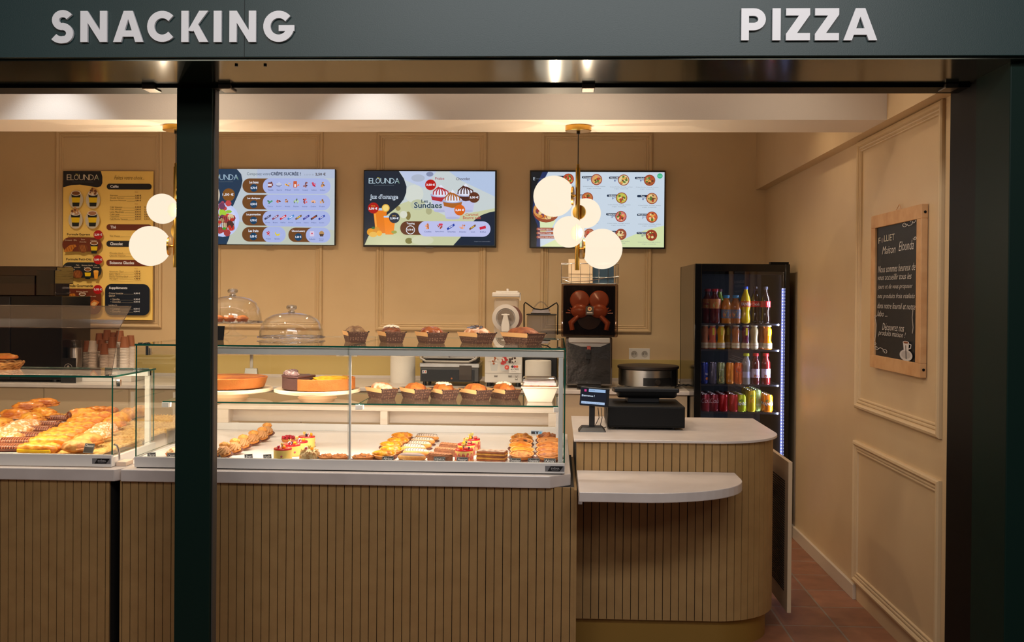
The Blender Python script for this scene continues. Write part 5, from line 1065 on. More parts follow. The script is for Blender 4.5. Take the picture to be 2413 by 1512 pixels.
def cloche(loc, r, h, label):
    t = thing('glass_dome', label, 'cake dome', loc, 0, 'glass cake domes on the case')
    pr = [(r,0),(r*1.0,.004),(r*.985,h*.25),(r*.93,h*.5),(r*.80,h*.74),(r*.58,h*.90),(r*.30,h*.98),(.018,h)]
    MB().lathe(pr+[(q-.0035 if q > .03 else q, z-.003) for q, z in pr[::-1]], n=56, cap=False).build('bell', dome, t, smooth=60)
    MB().lathe([(.016,h-.002),(.018,h+.004),(.013,h+.010),(.015,h+.014),(.025,h+.018),(.027,h+.028),(.022,h+.036),(0,h+.039)], n=28).build('knob', glass('knob_glass', (214, 214, 214), .22, .02), t, smooth=60)
    MB().sweep([(r*math.cos(a*PI/30), r*math.sin(a*PI/30), .002) for a in range(61)], .0022, 6).build('rim', glass('rim_glass', (225,225,225), .25, .05), t, smooth=60)
sA = onZ(548, 797, CZ); sA.y = 5.22; sA.x = onY(548, 760, 5.22).x
h1 = stand((sA.x, 5.22, CZ), .157, 'tall glass footed cake stand with muffins beside the green post', True, onY(548, 761, 5.22).z-CZ)
cloche((sA.x, 5.22, CZ+h1+.008), .150, onY(548, 698, 5.22).z-CZ-h1-.006, 'glass dome over the muffins on the footed stand')
sB = onY(687, 760, 5.05); stand((sB.x, 5.05, CZ), .168, 'low glass cake plate with scalloped rim, empty under its dome', False)
cloche((sB.x, 5.05, CZ+.012), .160, onY(687, 737, 5.05).z-CZ-.010, 'glass dome standing empty over the low scalloped plate')
golden = mat('golden_crumb', (206, 128, 52), .6, bump=(220, .6), noise_=(30, (176, 92, 34), .35, .65))
goldd = mat('deep_baked_crust', (170, 92, 40), .5, bump=(160, .7), noise_=(26, (120, 58, 26), .35, .65))
muf = mat('muffin_crust', (196, 120, 56), .6, bump=(200, .5), noise_=(40, (160, 86, 40), .4, .6))
for i, (px_, lb) in enumerate(((513, 'golden muffin nearest the green post under the glass dome'), (541, 'brown topped muffin in the middle under the glass dome'), (571, 'golden muffin at the right under the glass dome'))):
    yy = 5.22-.05+(.02 if i == 1 else 0); p = onY(px_, 760, yy)
    t = thing('muffin', lb, 'muffin', (p.x, yy, CZ+h1+.006), 0, 'muffins under the dome')
    MB().lathe([(.022,0),(.031,.018)], n=20).build('base', goldd, t, smooth=40)
    MB().blob((0,0,.018), (.033,.033,.018), .08, 4, i, flatb=.1).build('top', muf, t, smooth=180)
# black card by the post
o = MB().box(-.03, .03, 0, .003, 0, .07, M=Matrix.Rotation(-.25, 4, 'X')).build('price_card', blackm, None); p = onZ(512, 801, CZ); o.location = (p.x, p.y, CZ); tag(o, 'plain black card on top of the case right beside the green post', 'price card')
# loaf cakes in printed paper moulds
pm = bpy.data.materials.new('brown_printed_paper'); pm.use_nodes = True; nt = pm.node_tree; b = nt.nodes['Principled BSDF']; b.inputs['Roughness'].default_value = .6
tc = nt.nodes.new('ShaderNodeTexCoord'); vo = nt.nodes.new('ShaderNodeTexVoronoi'); vo.inputs['Scale'].default_value = 85; vo.inputs['Randomness'].default_value = .35
cr = nt.nodes.new('ShaderNodeValToRGB'); cr.color_ramp.interpolation = 'CONSTANT'; E_ = cr.color_ramp.elements; E_[0].position = 0; E_[0].color = lin((74,46,34))+(1,); E_[1].position = .26; E_[1].color = lin((150,116,92))+(1,); e = E_.new(.34); e.color = lin((74,46,34))+(1,)
nt.links.new(tc.outputs['Object'], vo.inputs['Vector']); nt.links.new(vo.outputs['Distance'], cr.inputs['Fac']); nt.links.new(cr.outputs['Color'], b.inputs['Base Color'])
kraft = mat('pale_kraft_paper', (226, 178, 116), .65)
def loaf(loc, rz, L_, Wd, H, crumb, label, seed, sugar=None, grp='loaf cakes in brown paper moulds'):
    """open end faces -y; long sides run along y"""
    t = thing('loaf_cake', label, 'cake', loc, rz, grp); l, w = L_/2, Wd/2; k = .76
    def wall(p0, p1, q0, q1, z0, z1, mb): # quad prism outer p inner q
        pass
    lo = (-w*k, w*k, -l*k, l*k); hi = (-w, w, -l, l); g = MB()
    th = .002
    zz = lambda f: (lo[0]*(1-f)+hi[0]*f, lo[1]*(1-f)+hi[1]*f, lo[2]*(1-f)+hi[2]*f, lo[3]*(1-f)+hi[3]*f)
    def shell(f0, f1, mb, ends=True, sides=True, off=0):
        a, c = zz(f0), zz(f1); z0, z1 = H*f0, H*f1
        A_ = [(a[0]-off,a[2]-off,z0),(a[1]+off,a[2]-off,z0),(a[1]+off,a[3]+off,z0),(a[0]-off,a[3]+off,z0),(c[0]-off,c[2]-off,z1),(c[1]+off,c[2]-off,z1),(c[1]+off,c[3]+off,z1),(c[0]-off,c[3]+off,z1)]
        B_ = [(x+(th if x < 0 else -th), y+(th if y < 0 else -th), z) for x, y, z in A_]
        fs = []
        for i in range(4):
            if (i % 2 == 0 and not ends) or (i % 2 == 1 and not sides): continue
            j = (i+1) % 4; fs += [(i, j, 4+j, 4+i), (8+j, 8+i, 12+i, 12+j), (4+i, 4+j, 12+j, 12+i), (j, i, 8+i, 8+j)]
        mb.add(A_+B_, fs)
    shell(0, 1, g, True, False); shell(0, .66, g, False, True); g.add([(lo[0],lo[2],0),(lo[1],lo[2],0),(lo[1],lo[3],0),(lo[0],lo[3],0)], [(3,2,1,0)])
    g.build('paper_mould', pm, t)
    g = MB(); shell(.64, 1.0, g, False, True, .0008); 
    for s in (-1, 1):
        f0 = zz(.64); x = s*(abs(f0[1])+.0008); n_ = 22
        for i in range(n_):
            y0 = f0[2]+(f0[3]-f0[2])*i/n_; y1 = f0[2]+(f0[3]-f0[2])*(i+1)/n_
            g.add([(x,y0,H*.641),(x,y1,H*.641),(x-s*.001,(y0+y1)/2,H*.60)], [(0,1,2)])
    g.build('kraft_band', kraft, t)
    for sx_ in (-1, 1): MB().blob((sx_*w, -l, H), (.004,.004,.003), 0, 1, 0, 8, 6).build('mould_corner', blackm, t, smooth=180)
    MB().blob((0,0,H*.88), (w*.93, l*.93, H*.64), .045, 2.4, seed, 34, 18, .4, fn=lambda d: 1-(.10*math.exp(-(d.x*6)**2)*(1 if d.z > .5 else 0))).build('crumb', crumb, t, smooth=180)
    if sugar:
        g = MB(); q = random.Random(seed)
        for i in range(40):
            a, r_ = q.random()*2*PI, math.sqrt(q.random())*.72; x, y = w*.9*r_*math.cos(a), l*.9*r_*math.sin(a)
            z = H*.88+H*.66*math.sqrt(max(0, 1-(x/w)**2-(y/l)**2))*1.02; s = .006+.004*q.random()
            g.add([(x-s,y,z-.002),(x,y-s*.7,z-.001),(x+s,y,z),(x,y+s*.7,z+.001),(x,y,z+.005)], [(0,1,4),(1,2,4),(2,3,4),(3,0,4)])
        g.build('topping', sugar, t)
    return t
cA = mat('dark_speckled_crumb', (112, 76, 46), .6, bump=(150, .9), noise_=(40, (166, 128, 84), .4, .65)); cB = mat('glazed_chestnut_crumb', (140, 74, 40), .25, bump=(90, .6), noise_=(30, (96, 46, 26), .4, .6)); cC = mat('caramel_glaze', (176, 96, 50), .2, bump=(60, .5), noise_=(22, (150, 74, 36), .4, .6)); cD = mat('frosted_crumb', (206, 130, 74), .6, bump=(120, .8), noise_=(26, (240, 206, 176), .45, .6)); cE = mat('orange_crumb', (206, 116, 40), .5, bump=(110, .9), noise_=(20, (150, 72, 26), .4, .62))
sug = mat('sugar_flakes', (246, 226, 196), .5); flk = mat('toasted_flakes', (196, 140, 90), .6); cho = mat('dark_chocolate', (52, 30, 24), .3)
def lpos(px_, py_, Z): p = onZ(px_, py_, Z); return (p.x, p.y, Z)
for px_, py_, rz, L_, W_, cm, lb, sgr in ((832,808,20,.19,.093,cA,'dark speckled loaf cake, leftmost of the five on top of the case',None),(919,809,22,.19,.093,cB,'glossy dark brown loaf cake, second from left on top of the case',sug),(1015,810,26,.19,.098,cC,'caramel glazed loaf cake in the middle of the top row',None),(1124,811,33,.20,.098,cD,'pale loaf cake with dark chocolate shards, fourth in the top row',cho),(1236,812,38,.22,.105,goldd,'large cracked orange brown loaf cake, rightmost of the top row',None)):
    p = onZ(px_, py_, CZ); q = p+Vector((math.sin(math.radians(-rz))*-0, .085, 0))
    loaf((p.x-.01, p.y+.10, CZ), math.radians(rz), L_, W_*1.04, .052, cm, lb, px_, sgr)
for px_, py_, rz, cm, lb, sgr in ((892,948,38,cD,'sugar dusted loaf cake, leftmost on the glass shelf',None),(973,949,34,cE,'cracked orange loaf cake, second on the glass shelf',None),(1040,950,32,cE,'orange loaf cake in the middle of the glass shelf row',sug),(1117,951,36,cE,'large split orange loaf cake, fourth on the glass shelf',None),(1186,950,34,cE,'flaked almond loaf cake beside the white tubs',sug)):
    p = onZ(px_, py_-6, SZ); loaf((p.x, p.y+.085, SZ), math.radians(rz), .165, .090, .050, cm, lb, px_, sgr, 'loaf cakes on the glass shelf')
# tubs
tubm = mat('white_moulded_pulp', (232, 214, 190), .5); tubc = mat('apple_dessert', (226, 170, 110), .5, noise_=(60, (206, 96, 50), .45, .6))
for px_, py_, dy, lb in ((1272, 948, .06, 'white takeaway tub with a clear lid at the front right of the glass shelf'), (1268, 948, .235, 'white takeaway tub with a clear lid behind the front one')):
    p = onZ(px_, py_, SZ); t = thing('takeaway_tub', lb, 'tub', (p.x, p.y+dy, SZ), 0, 'takeaway tubs on the glass shelf')
    g = MB().frustum((-.055,.055,-.045,.045), (-.082,.082,-.065,.065), 0, .068).box(-.086, .086, -.069, .069, .066, .071); g.build('bowl', tubm, t, bevel=.008, seg=3)
    MB().box(-.074, .074, -.057, .057, .0711, .082).build('filling', tubc, t, bevel=.005)
    MB().frustum((-.084,.084,-.067,.067), (-.076,.076,-.059,.059), .072, .098).build('clear_lid', clearp, t, bevel=.006, seg=3)
# tarts on wooden-white stands
plm = mat('cream_ceramic', (240, 214, 178), .35); ry = SZ
def plate(px_, lb, r=.20):
    p = onY(px_, 930, 4.74); t = thing('cake_plate', lb, 'plate', (p.x, 4.74, SZ), 0, 'cream cake plates on the glass shelf')
    MB().lathe([(.0,0),(.092,0),(.085,.006),(.075,.016),(.10,.020),(r*.9,.024),(r,.030),(r,.040),(r*.97,.044),(r*.92,.040),(0,.038)], n=64).build('plate', plm, t, smooth=50)
    return p.x
xa = plate(541, 'cream cake plate carrying the whole flan'); xb = plate(748, 'cream cake plate carrying the chocolate cake and custard tart pieces')
cust = mat('baked_custard', (214, 122, 34), .3, bump=(30, .5), noise_=(11, (164, 74, 20), .42, .62)); crust = mat('tart_crust', (186, 112, 44), .6, bump=(180, .5), noise_=(30, (186, 106, 40), .4, .6))
t = thing('flan', 'whole golden custard flan on the left cream plate', 'flan', (xa, 4.73, SZ+.045))
MB().lathe([(0,0),(.155,0),(.163,.004),(.178,.048),(.175,.050),(.170,.046),(0,.046)], n=72).build('crust', crust, t, smooth=40)
g = MB().lathe([(.171,.046),(.165,.050),(.12,.049),(.06,.052),(0,.053)][::-1], n=64, cap=False); g.build('custard', cust, t, smooth=180)
def wedge(mb, r, a0, a1, z0, z1, mi=0, ri=0, n_=16, slope=0):
    ps = ([(0, 0)] if not ri else [])+[(r*math.cos(math.radians(a0+(a1-a0)*i/n_)), r*math.sin(math.radians(a0+(a1-a0)*i/n_))) for i in range(n_+1)]
    if ri: ps += [(ri*math.cos(math.radians(a1-(a1-a0)*i/n_)), ri*math.sin(math.radians(a1-(a1-a0)*i/n_))) for i in range(n_+1)]
    mb.prism(ps, z0, z1, 'z', mi)
t = thing('chocolate_cake', 'dark chocolate cake portion with frosting on the right cream plate', 'cake', (xb-.005, 4.73, SZ+.045))
g = MB(); wedge(g, .155, 150, 252, 0, .055); g.build('sponge', mat('chocolate_sponge', (88, 54, 46), .8, bump=(300, .8)), t, bevel=.003)
g = MB(); wedge(g, .158, 149, 253, .055, .063); g.build('ganache', mat('chocolate_ganache', (86, 52, 50), .3), t, bevel=.003)
g = MB()
for i in range(9): a = math.radians(155+i*10); g.blob((.13*math.cos(a), .13*math.sin(a), .07), (.02,.016,.014), .2, 3, i, 10, 8)
g.build('frosting', mat('grey_chocolate_cream', (128, 96, 92), .5, noise_=(60, (196, 170, 166), .5, .6)), t, smooth=180)
t = thing('custard_tart', 'large remaining part of a yellow custard tart, right cream plate', 'tart', (xb+.02, 4.72, SZ+.045))
yel = mat('yellow_tart_filling', (206, 150, 52), .5, bump=(160, .5), noise_=(24, (180, 118, 38), .4, .6))
g = MB(); wedge(g, .155, -118, 62, 0, .044, ri=0, n_=30); g.build('filling', yel, t, bevel=.002)
g = MB(); wedge(g, .160, -118, 62, 0, .052, ri=.154, n_=30); g.build('crust', crust, t, bevel=.002)
MB().blob((.05,.0,.044), (.085,.10,.014), .2, 3, 5, 24, 10, .1).blob((.07,-.07,.044), (.05,.04,.012), .2, 3, 8, 16, 8, .1).build('glaze', mat('lemon_glaze', (246, 190, 40), .25, noise_=(14, (226, 150, 30), .45, .6)), t, smooth=180)
o = MB().sweep([(0,0,0),(.03,-.03,.012),(.06,-.07,.0),(.085,-.10,-.03)], [.014,.014,.010,.004], 8, flat=.2).build('cake_server', steel, None, smooth=60); p = onY(714, 886, 4.86); o.location = p; tag(o, 'steel cake server leaning between the chocolate cake and the tart', 'cake server')
# ================================================================ pastries on the deck of the middle case
crm = mat('praline_cream', (190, 136, 84), .55, bump=(80, .3)); chx = mat('choux_shell', (226, 158, 74), .6, bump=(140, .8), noise_=(40, (196, 120, 48), .4, .6)); brd = mat('brown_paper_case', (112, 70, 58), .6)
def dk(px_, py_): p = onZ(px_, py_, DZ); return Vector((p.x, p.y, DZ))
def choux(label):
    t = thing('choux_bun', label, 'pastry', (0,0,0), 0, 'cream filled choux buns')
    MB().lathe([(0,0),(.030,0),(.040,.006),(.043,.008)], n=24).build('paper_case', brd, t, smooth=30)
    MB().blob((0,0,.014), (.033,.033,.014), .12, 5, 1, 22, 10, .6).build('bottom_bun', chx, t, smooth=180)
    g = MB()
    for k in range(10):
        a0 = 2*PI*k/10; g.sweep([((.030-.018*i/6)*math.cos(a0+i*.22), (.030-.018*i/6)*math.sin(a0+i*.22), .022+.026*i/6) for i in range(7)], [.0055,.006,.0062,.006,.0058,.005,.004], 7)
    g.blob((0,0,.034), (.024,.024,.017), .02, 2, 2, 14, 8); g.build('cream', crm, t, smooth=60)
    MB().blob((0,.019,.046), (.026,.015,.016), .12, 5, 4, 22, 10, .7).build('lid', chx, t, smooth=180)
    return t
cps = [(523,1082),(548,1072),(568,1062),(592,1051),(613,1042),(625,1031)]
for i, (x, y) in enumerate(cps):
    p = dk(x, y)+Vector((0, .03, 0)); lb = 'cream choux bun, %s from the front in the diagonal row near the post' % ORD[i]
    p.z += .010
    if i == 0: c0 = choux(lb); c0.location = p; c0.rotation_euler = (.3, 0, 0); c0.scale = (.95,)*3
    else: dup(c0, p, 0, lb, sc=.95, rx=.3)
red = mat('red_glaze', (206, 26, 40), .12, coat=.8); ych = mat('yellow_mousse', (240, 206, 112), .5); rasp = mat('raspberry', (186, 30, 50), .45, bump=(500, 1)); wht = mat('white_sugar_ring', (240, 232, 232), .6)
def fruit(t, x, y, z, kind, i=0):
    if kind == 'raspberry':
        MB().blob((x,y,z), (.0065,.0065,.007), .1, 9, i, 12, 8).build('raspberry', rasp, t, smooth=180)
        MB().sweep([(x+.0068*math.cos(a*PI/8), y-.001+.002*math.sin(a*PI/4), z+.0068*math.sin(a*PI/8)) for a in range(17)], .0022, 6).build('sugar_ring', wht, t, smooth=60)
    elif kind == 'blueberry': MB().blob((x,y,z), (.0058,.0058,.0056), .02, 2, i, 12, 8).build('blueberry', mat('blueberry', (38, 40, 58), .5), t, smooth=180)
    elif kind == 'physalis':
        MB().blob((x,y,z), (.0078,.0078,.0078), .02, 2, i, 14, 10).build('physalis', mat('physalis', (240, 160, 20), .25), t, smooth=180)
    elif kind == 'leaf':
        g = MB()
        for k in range(5):
            a = k*1.25+i; g.sweep([(x,y,z), (x+.004*math.cos(a), y+.004*math.sin(a), z+.008), (x+.009*math.cos(a), y+.007*math.sin(a), z+.016)], [.003,.005,.001], 6, flat=.25)
        g.build('husk', mat('husk_leaf', (214, 200, 110), .5), t, smooth=60)
    elif kind == 'strawberry': MB().blob((x,y,z), (.010,.008,.006), .04, 5, i, 14, 8).build('strawberry', mat('strawberry_slice', (226, 110, 90), .3), t, smooth=180)
def mousse(label, straw=False, grp='round mousse cakes with red glaze'):
    t = thing('mousse_cake', label, 'cake', (0,0,0), 0, grp); r = .040; h = .048
    MB().lathe([(0,0),(r+.004,0),(r+.004,.002),(0,.002)], n=30).build('gold_board', mat('gold_board', (206, 160, 80), .3, metal=.6), t)
    MB().lathe([(0,.002),(r,.002),(r,h),(0,h)], n=40).build('mousse', ych, t, smooth=40)
    MB().lathe([(r,h-.002),(r*1.01,h+.002),(r*.96,h+.005),(0,h+.005)], n=40).build('glaze', red, t, smooth=40)
    if straw:
        for k in range(7):
            a = -PI/2+(k-3)*.5; g = MB().prism([(-.007,0),(.007,0),(.009,.02),(.004,.034),(-.004,.034),(-.009,.02)], -.0012, 0, 'y', M=Matrix.Translation((r*math.cos(a)*1.0, r*math.sin(a)*1.0, .004)) @ Matrix.Rotation(a+PI/2, 4, 'Z')); g.build('strawberry_slice', mat('strawberry_cut', (186, 70, 54), .4, noise_=(90, (226, 150, 120), .45, .6)), t)
    else: MB().circ if False else MB().blob((.004,-r*.995,.020), (.005,.0015,.005), .1, 3, 1, 12, 8).build('fruit_dot', mat('pink_dot', (196, 90, 100), .5), t, smooth=180)
    fruit(t, -.014, -.016, h+.011, 'raspberry' if not straw else 'physalis'); fruit(t, .010, -.018, h+.011, 'physalis' if not straw else 'strawberry'); fruit(t, .0, .002, h+.010, 'blueberry') ; fruit(t, -.006, .010, h+.010, 'leaf', 1)
    if straw: fruit(t, .020, -.004, h+.010, 'blueberry', 3); fruit(t, .006, .010, h+.014, 'leaf', 2)
    return t
for i, (x, y) in enumerate(((661,1086),(682,1076),(700,1068),(718,1055))):
    p = dk(x, y)+Vector((0, .038, 0)); lb = 'yellow mousse cake with red glaze and fruit, %s from the front near the choux buns' % ORD[i]
    if i == 0: m0 = mousse(lb); m0.location = p
    else: dup(m0, p, .5*i, lb)
for i, (x, y) in enumerate(((1092,1088),(1097,1074),(1110,1061))):
    p = dk(x, y)+Vector((0, .036, 0)); lb = 'strawberry mousse cake with fruit, %s from the front beside the layered slice' % ORD[i]
    if i == 0: m1 = mousse(lb, True, 'strawberry mousse cakes'); m1.location = p
    else: dup(m1, p, .25*i, lb)
# raspberry tart
t = thing('raspberry_tart', 'small raspberry tart behind the yellow mousse cakes', 'tart', dk(677, 1042)+Vector((0, .02, 0)))
MB().lathe([(0,0),(.028,0),(.036,.016),(.033,.016),(0,.012)], n=30).build('shell', crust, t, smooth=40)
q = random.Random(3)
for k in range(14):
    r_ = .026 if k < 8 else .012 if k < 13 else 0; a = k*2*PI/(8 if k < 8 else 5); MB().blob((r_*math.cos(a), r_*math.sin(a), .022+(.004 if k > 7 else 0)), (.0078,.0078,.008), .1, 9, k, 10, 7).build('raspberry', rasp, t, smooth=180)
# almond flake cake
t = thing('almond_cake', 'round cake covered in almond flakes with fruit on top', 'cake', dk(724, 1087)+Vector((0, .04, 0)))
MB().lathe([(0,0),(.040,0),(.041,.03),(.034,.042),(0,.045)], n=30).build('mousse', mat('pale_cream', (230, 200, 150), .6), t, smooth=40)
g = MB(); q = random.Random(5)
for k in range(170):
    a = q.random()*2*PI; z = .003+.042*q.random(); r_ = .042 if z < .03 else .042-(z-.03)*.6; s = .006+.005*q.random(); tl = q.uniform(-.5,.5)
    M_ = Matrix.Translation((r_*math.cos(a), r_*math.sin(a), z)) @ Matrix.Rotation(a+PI/2+tl, 4, 'Z') @ Matrix.Rotation(q.uniform(-.7,.7), 4, 'Y')
    g.prism([(-s*.4,-s),(s*.4,-s),(s*.5,s*.3),(0,s),(-s*.5,s*.3)], -.0006, .0006, 'y', M=M_)
g.build('almond_flakes', mat('almond_flakes', (230, 196, 140), .5, noise_=(80, (196, 140, 80), .45, .6)), t)
fruit(t, -.014, -.004, .052, 'raspberry', 4); fruit(t, 0, 0, .050, 'leaf', 3); fruit(t, .012, -.004, .052, 'physalis')
# oval tartlets
tsh = mat('tartlet_shell', (226, 156, 84), .55, bump=(160, .4), noise_=(30, (206, 126, 60), .4, .6))
def tartlet(label, fill, grp, rx=.050, ry_=.029, h=.020, rim=True, bumpy=.18, fh=.008, board=True):
    t = thing('tartlet', label, 'tartlet', (0,0,0), 0, grp)
    if board: MB().lathe([(0,0),(.9,0),(1.14,.004),(1.14,.006),(0,.003)], n=30, sx=rx, sy=ry_).build('paper_case', brd, t, smooth=40)
    MB().lathe([(0,.003),(.82,.003),(1.0,h),(1.04,h+.002),(.94,h+.003),(.88,h-.003),(0,h-.004)], n=40, sx=rx, sy=ry_).build('shell', tsh, t, smooth=50)
    MB().blob((0,0,h-.003), (rx*.88, ry_*.86, fh+.004), bumpy, 4, hash(label) % 50 if False else len(label), 28, 12, .1).build('filling', fill, t, smooth=180)
    return t
def row(proto, pts, lbs, rz=(0,), dy=.03, tilt=0):
    lift = .024*math.sin(tilt)
    for i, ((x, y), lb) in enumerate(zip(pts, lbs)):
        p = dk(x, y)+Vector((0, dy, .0008+lift)); r_ = rz[i % len(rz)]
        if i == 0: proto.location = p; proto.rotation_euler = (tilt, 0, r_); proto['label'] = lb
        else: dup(proto, p, r_, lb, rx=tilt)
apf = mat('apricot_filling', (232, 156, 26), .25, bump=(40, .5), noise_=(34, (190, 106, 22), .42, .6)); grn = mat('pistachio_apricot_filling', (230, 176, 60), .3, noise_=(40, (150, 150, 50), .5, .62))
pr_ = tartlet('a', apf, 'apricot tartlets', .052, .028, .022, bumpy=.25, fh=.012)
row(pr_, [(903,1086),(921,1075),(920,1063),(937,1053),(946,1041)], ['apricot tartlet, %s from the front in the column left of the eclairs' % ORD[i] for i in range(5)], (.1, .05, .12, .08, .05), .025, .4)
TA = [mat('pear_filling', (190, 124, 40), .3, bump=(60, .5), noise_=(30, (146, 80, 28), .42, .6)), mat('choc_streak_filling', (186, 108, 44), .3, noise_=(22, (60, 34, 30), .5, .56)), mat('apple_filling', (222, 130, 34), .25, noise_=(24, (180, 84, 26), .45, .6)), mat('glossy_apple_filling', (226, 136, 46), .2, noise_=(24, (170, 74, 28), .5, .6)), mat('crumble_filling', (226, 150, 70), .5, bump=(200, .8), noise_=(60, (176, 104, 50), .4, .6))]
colA = [(1229,1088,4,'crumb topped'),(1230,1078,3,'glossy apple'),(1226,1067,2,'pale baked apple'),(1229,1057,1,'chocolate streaked'),(1229,1048,0,'ruffled pear')]
for j, (x, y, k, nm) in enumerate(colA):
    o = tartlet(nm+' tartlet, %s from the front in the left column by the case end' % ORD[j], TA[k], 'oval tartlets in the left end column', .053, .026, .024, bumpy=.3 if k == 0 else .1, fh=.018 if k == 0 else .006); o.location = dk(x, y)+Vector((0, .022, .0128)); o.rotation_euler.x = .48
TB = [mat('brown_pear_filling', (170, 96, 40), .35, bump=(60, .5), noise_=(30, (110, 58, 30), .42, .6)), mat('speckled_filling', (200, 130, 66), .5, noise_=(50, (90, 58, 40), .55, .62)), mat('almond_filling', (200, 122, 56), .4, bump=(120, .6), noise_=(40, (150, 80, 36), .45, .6))]
colB = [(1294,1090,2,'flaked almond'),(1293,1079,2,'shiny nut'),(1292,1068,2,'golden almond'),(1293,1056,1,'speckled'),(1291,1047,0,'dark ruffled pear')]
for j, (x, y, k, nm) in enumerate(colB):
    o = tartlet(nm+' tartlet, %s from the front in the rightmost column of the case' % ORD[j], TB[k], 'oval tartlets in the right end column', .055, .027, .026, bumpy=.3 if k == 0 else .12, fh=.018 if k == 0 else .008); o.location = dk(x, y)+Vector((0, .022, .0128)); o.rotation_euler.x = .48
crf = mat('crumble_topping', (206, 130, 62), .7, bump=(260, 1), noise_=(70, (170, 96, 40), .4, .6))
for x, nm, s in ((765,'small crumble tartlet left of the front glass seam',.036), (797,'golden crumble tartlet just left of the front glass seam',.044), (852,'long crumble tartlet just right of the front glass seam',.050)):
    o = tartlet(nm, crf, 'crumble tartlets along the front glass', s, .030, .016, bumpy=.25, fh=.012); o.location = dk(x, 1088)+Vector((0, .035, .0008)); o.rotation_euler.z = .1
# eclairs
pal = mat('pale_choux_pastry', (236, 176, 96), .55, bump=(120, .4), noise_=(20, (216, 140, 66), .4, .6)); icing = mat('white_icing', (212, 190, 174), .4); mauve = mat('mocha_icing', (176, 150, 140), .35)
def eclair(label, ic, choc=True):
    t = thing('eclair', label, 'eclair', (0,0,0), 0, 'iced eclairs with chocolate lines'); n_ = 14; L_ = .062
    pts = [(-L_+2*L_*i/n_, 0, .019) for i in range(n_+1)]; rad = [.019*math.sqrt(max(.12, 1-abs(-1+2*i/n_)**4)) for i in range(n_+1)]
    MB().sweep(pts, rad, 16, flat=.9).build('choux', pal, t, smooth=60)
    MB().sweep([(x*.93, 0, z+.006) for x, y, z in pts], [r*.86 for r in rad], 16, flat=.95).build('icing', ic, t, smooth=60)
    if choc:
        g = MB()
        for k in range(8):
            x = -.044+k*.0125; rr = .019*math.sqrt(1-abs(x/L_)**4)*.86; g.sweep([(x+.006*math.sin(a*2), rr*1.0*math.cos(a), .025+rr*.955*math.sin(a)) for a in [PI*(i+1)/10 for i in range(9)]], .0010, 5)
        g.build('chocolate_lines', cho, t, smooth=60)
    MB().prism([(-L_,-.017),(L_,-.017),(L_,.017),(-L_,.017)], .0005, .008).build('chocolate_base', mat('milk_chocolate_base', (112, 66, 56), .5), t, bevel=.003)
    return t
e0 = eclair('mauve iced eclair at the front glass beside the apricot tartlets', mauve, False); e0.location = dk(968,1090)+Vector((0,.03,0)); e0.rotation_euler.z = -.12
e1 = eclair('white iced eclair with chocolate lines, second from the front', icing); e1.location = dk(978,1079)+Vector((0,.035,0)); e1.rotation_euler.z = -.2
for i, (x, y, r_) in enumerate(((973,1068,-.35),(986,1060,-.3),(994,1051,-.25),(1004,1042,-.3))): dup(e1, dk(x, y)+Vector((0,.035,0)), r_, 'white iced eclair with chocolate lines, %s from the front' % ORD[i+2])
# chocolate fingers
cf = mat('cocoa_dusted_sponge', (150, 92, 56), .75, bump=(260, .6), noise_=(40, (126, 72, 42), .4, .6)); cft = mat('cocoa_cream', (176, 116, 76), .6)
t = c2 = thing('chocolate_finger', 'brown chocolate finger cake at the front glass behind a price tag', 'cake', dk(1034,1090)+Vector((0,.045,0)), -.42, 'brown chocolate finger cakes')
MB().box(-.055,.055,-.021,.021,0,.030).build('sponge', cf, t, bevel=.004); g = MB()
for i in range(8): g.blob((-.047+i*.0135, 0, .031), (.009,.019,.008), .05, 3, i, 12, 8, .2)
g.build('piped_cream', cft, t, smooth=180)
dup(c2, dk(1049,1077)+Vector((0,.045,0)), -.42, 'brown chocolate finger cake, second from the front'); dup(c2, dk(1060,1066)+Vector((0,.05,0)), -.42, 'brown chocolate finger cake, third from the front beside the eclairs')
# millefeuille
t = thing('millefeuille', 'layered custard slice dusted with sugar beside the strawberry mousse cakes', 'pastry', dk(1158,1089)+Vector((0,.05,0)), -.18)
for k, (z0_, z1_, m_) in enumerate(((0,.009,goldd),(.009,.018,yel),(.018,.026,goldd),(.026,.035,yel),(.035,.044,goldd))):
    g = MB(); nn_ = 24; s = 1+.02*(k % 2); g.box(-.064*s, .064*s, -.034*s, .034*s, z0_, z1_); g.build('pastry_layer' if k % 2 == 0 else 'custard_layer', m_, t, bevel=.003)
MB().box(-.062,.062,-.032,.032,.044,.0455).build('icing_sugar', mat('dusted_sugar_top', (176, 150, 130), .8, noise_=(50, (112, 76, 56), .45, .6)), t)
# swirl pastry left of the post
t = thing('meringue_tart', 'small swirled meringue tart left of the green post', 'tart', dk(402,1078)+Vector((0,.04,0)))
MB().lathe([(0,0),(.030,0),(.038,.014),(0,.012)], n=30).build('shell', crust, t, smooth=40)
g = MB()
for k in range(8): a0 = 2*PI*k/8; g.sweep([((.028-.026*i/6)*math.cos(a0+i*.3), (.028-.026*i/6)*math.sin(a0+i*.3), .014+.026*i/6) for i in range(7)], [.008,.009,.009,.008,.007,.005,.002], 7)
g.build('meringue', mat('toasted_meringue', (236, 206, 160), .5, noise_=(60, (186, 120, 66), .5, .62)), t, smooth=60)
o = MB().lathe([(0,0),(.04,0),(.045,.07),(.042,.07),(.037,.003),(0,.003)], n=30).build('clear_pot', clearp, None, smooth=40); o.location = onZ(414, 1045, DZ); tag(o, 'empty clear plastic pot left of the green post', 'pot')
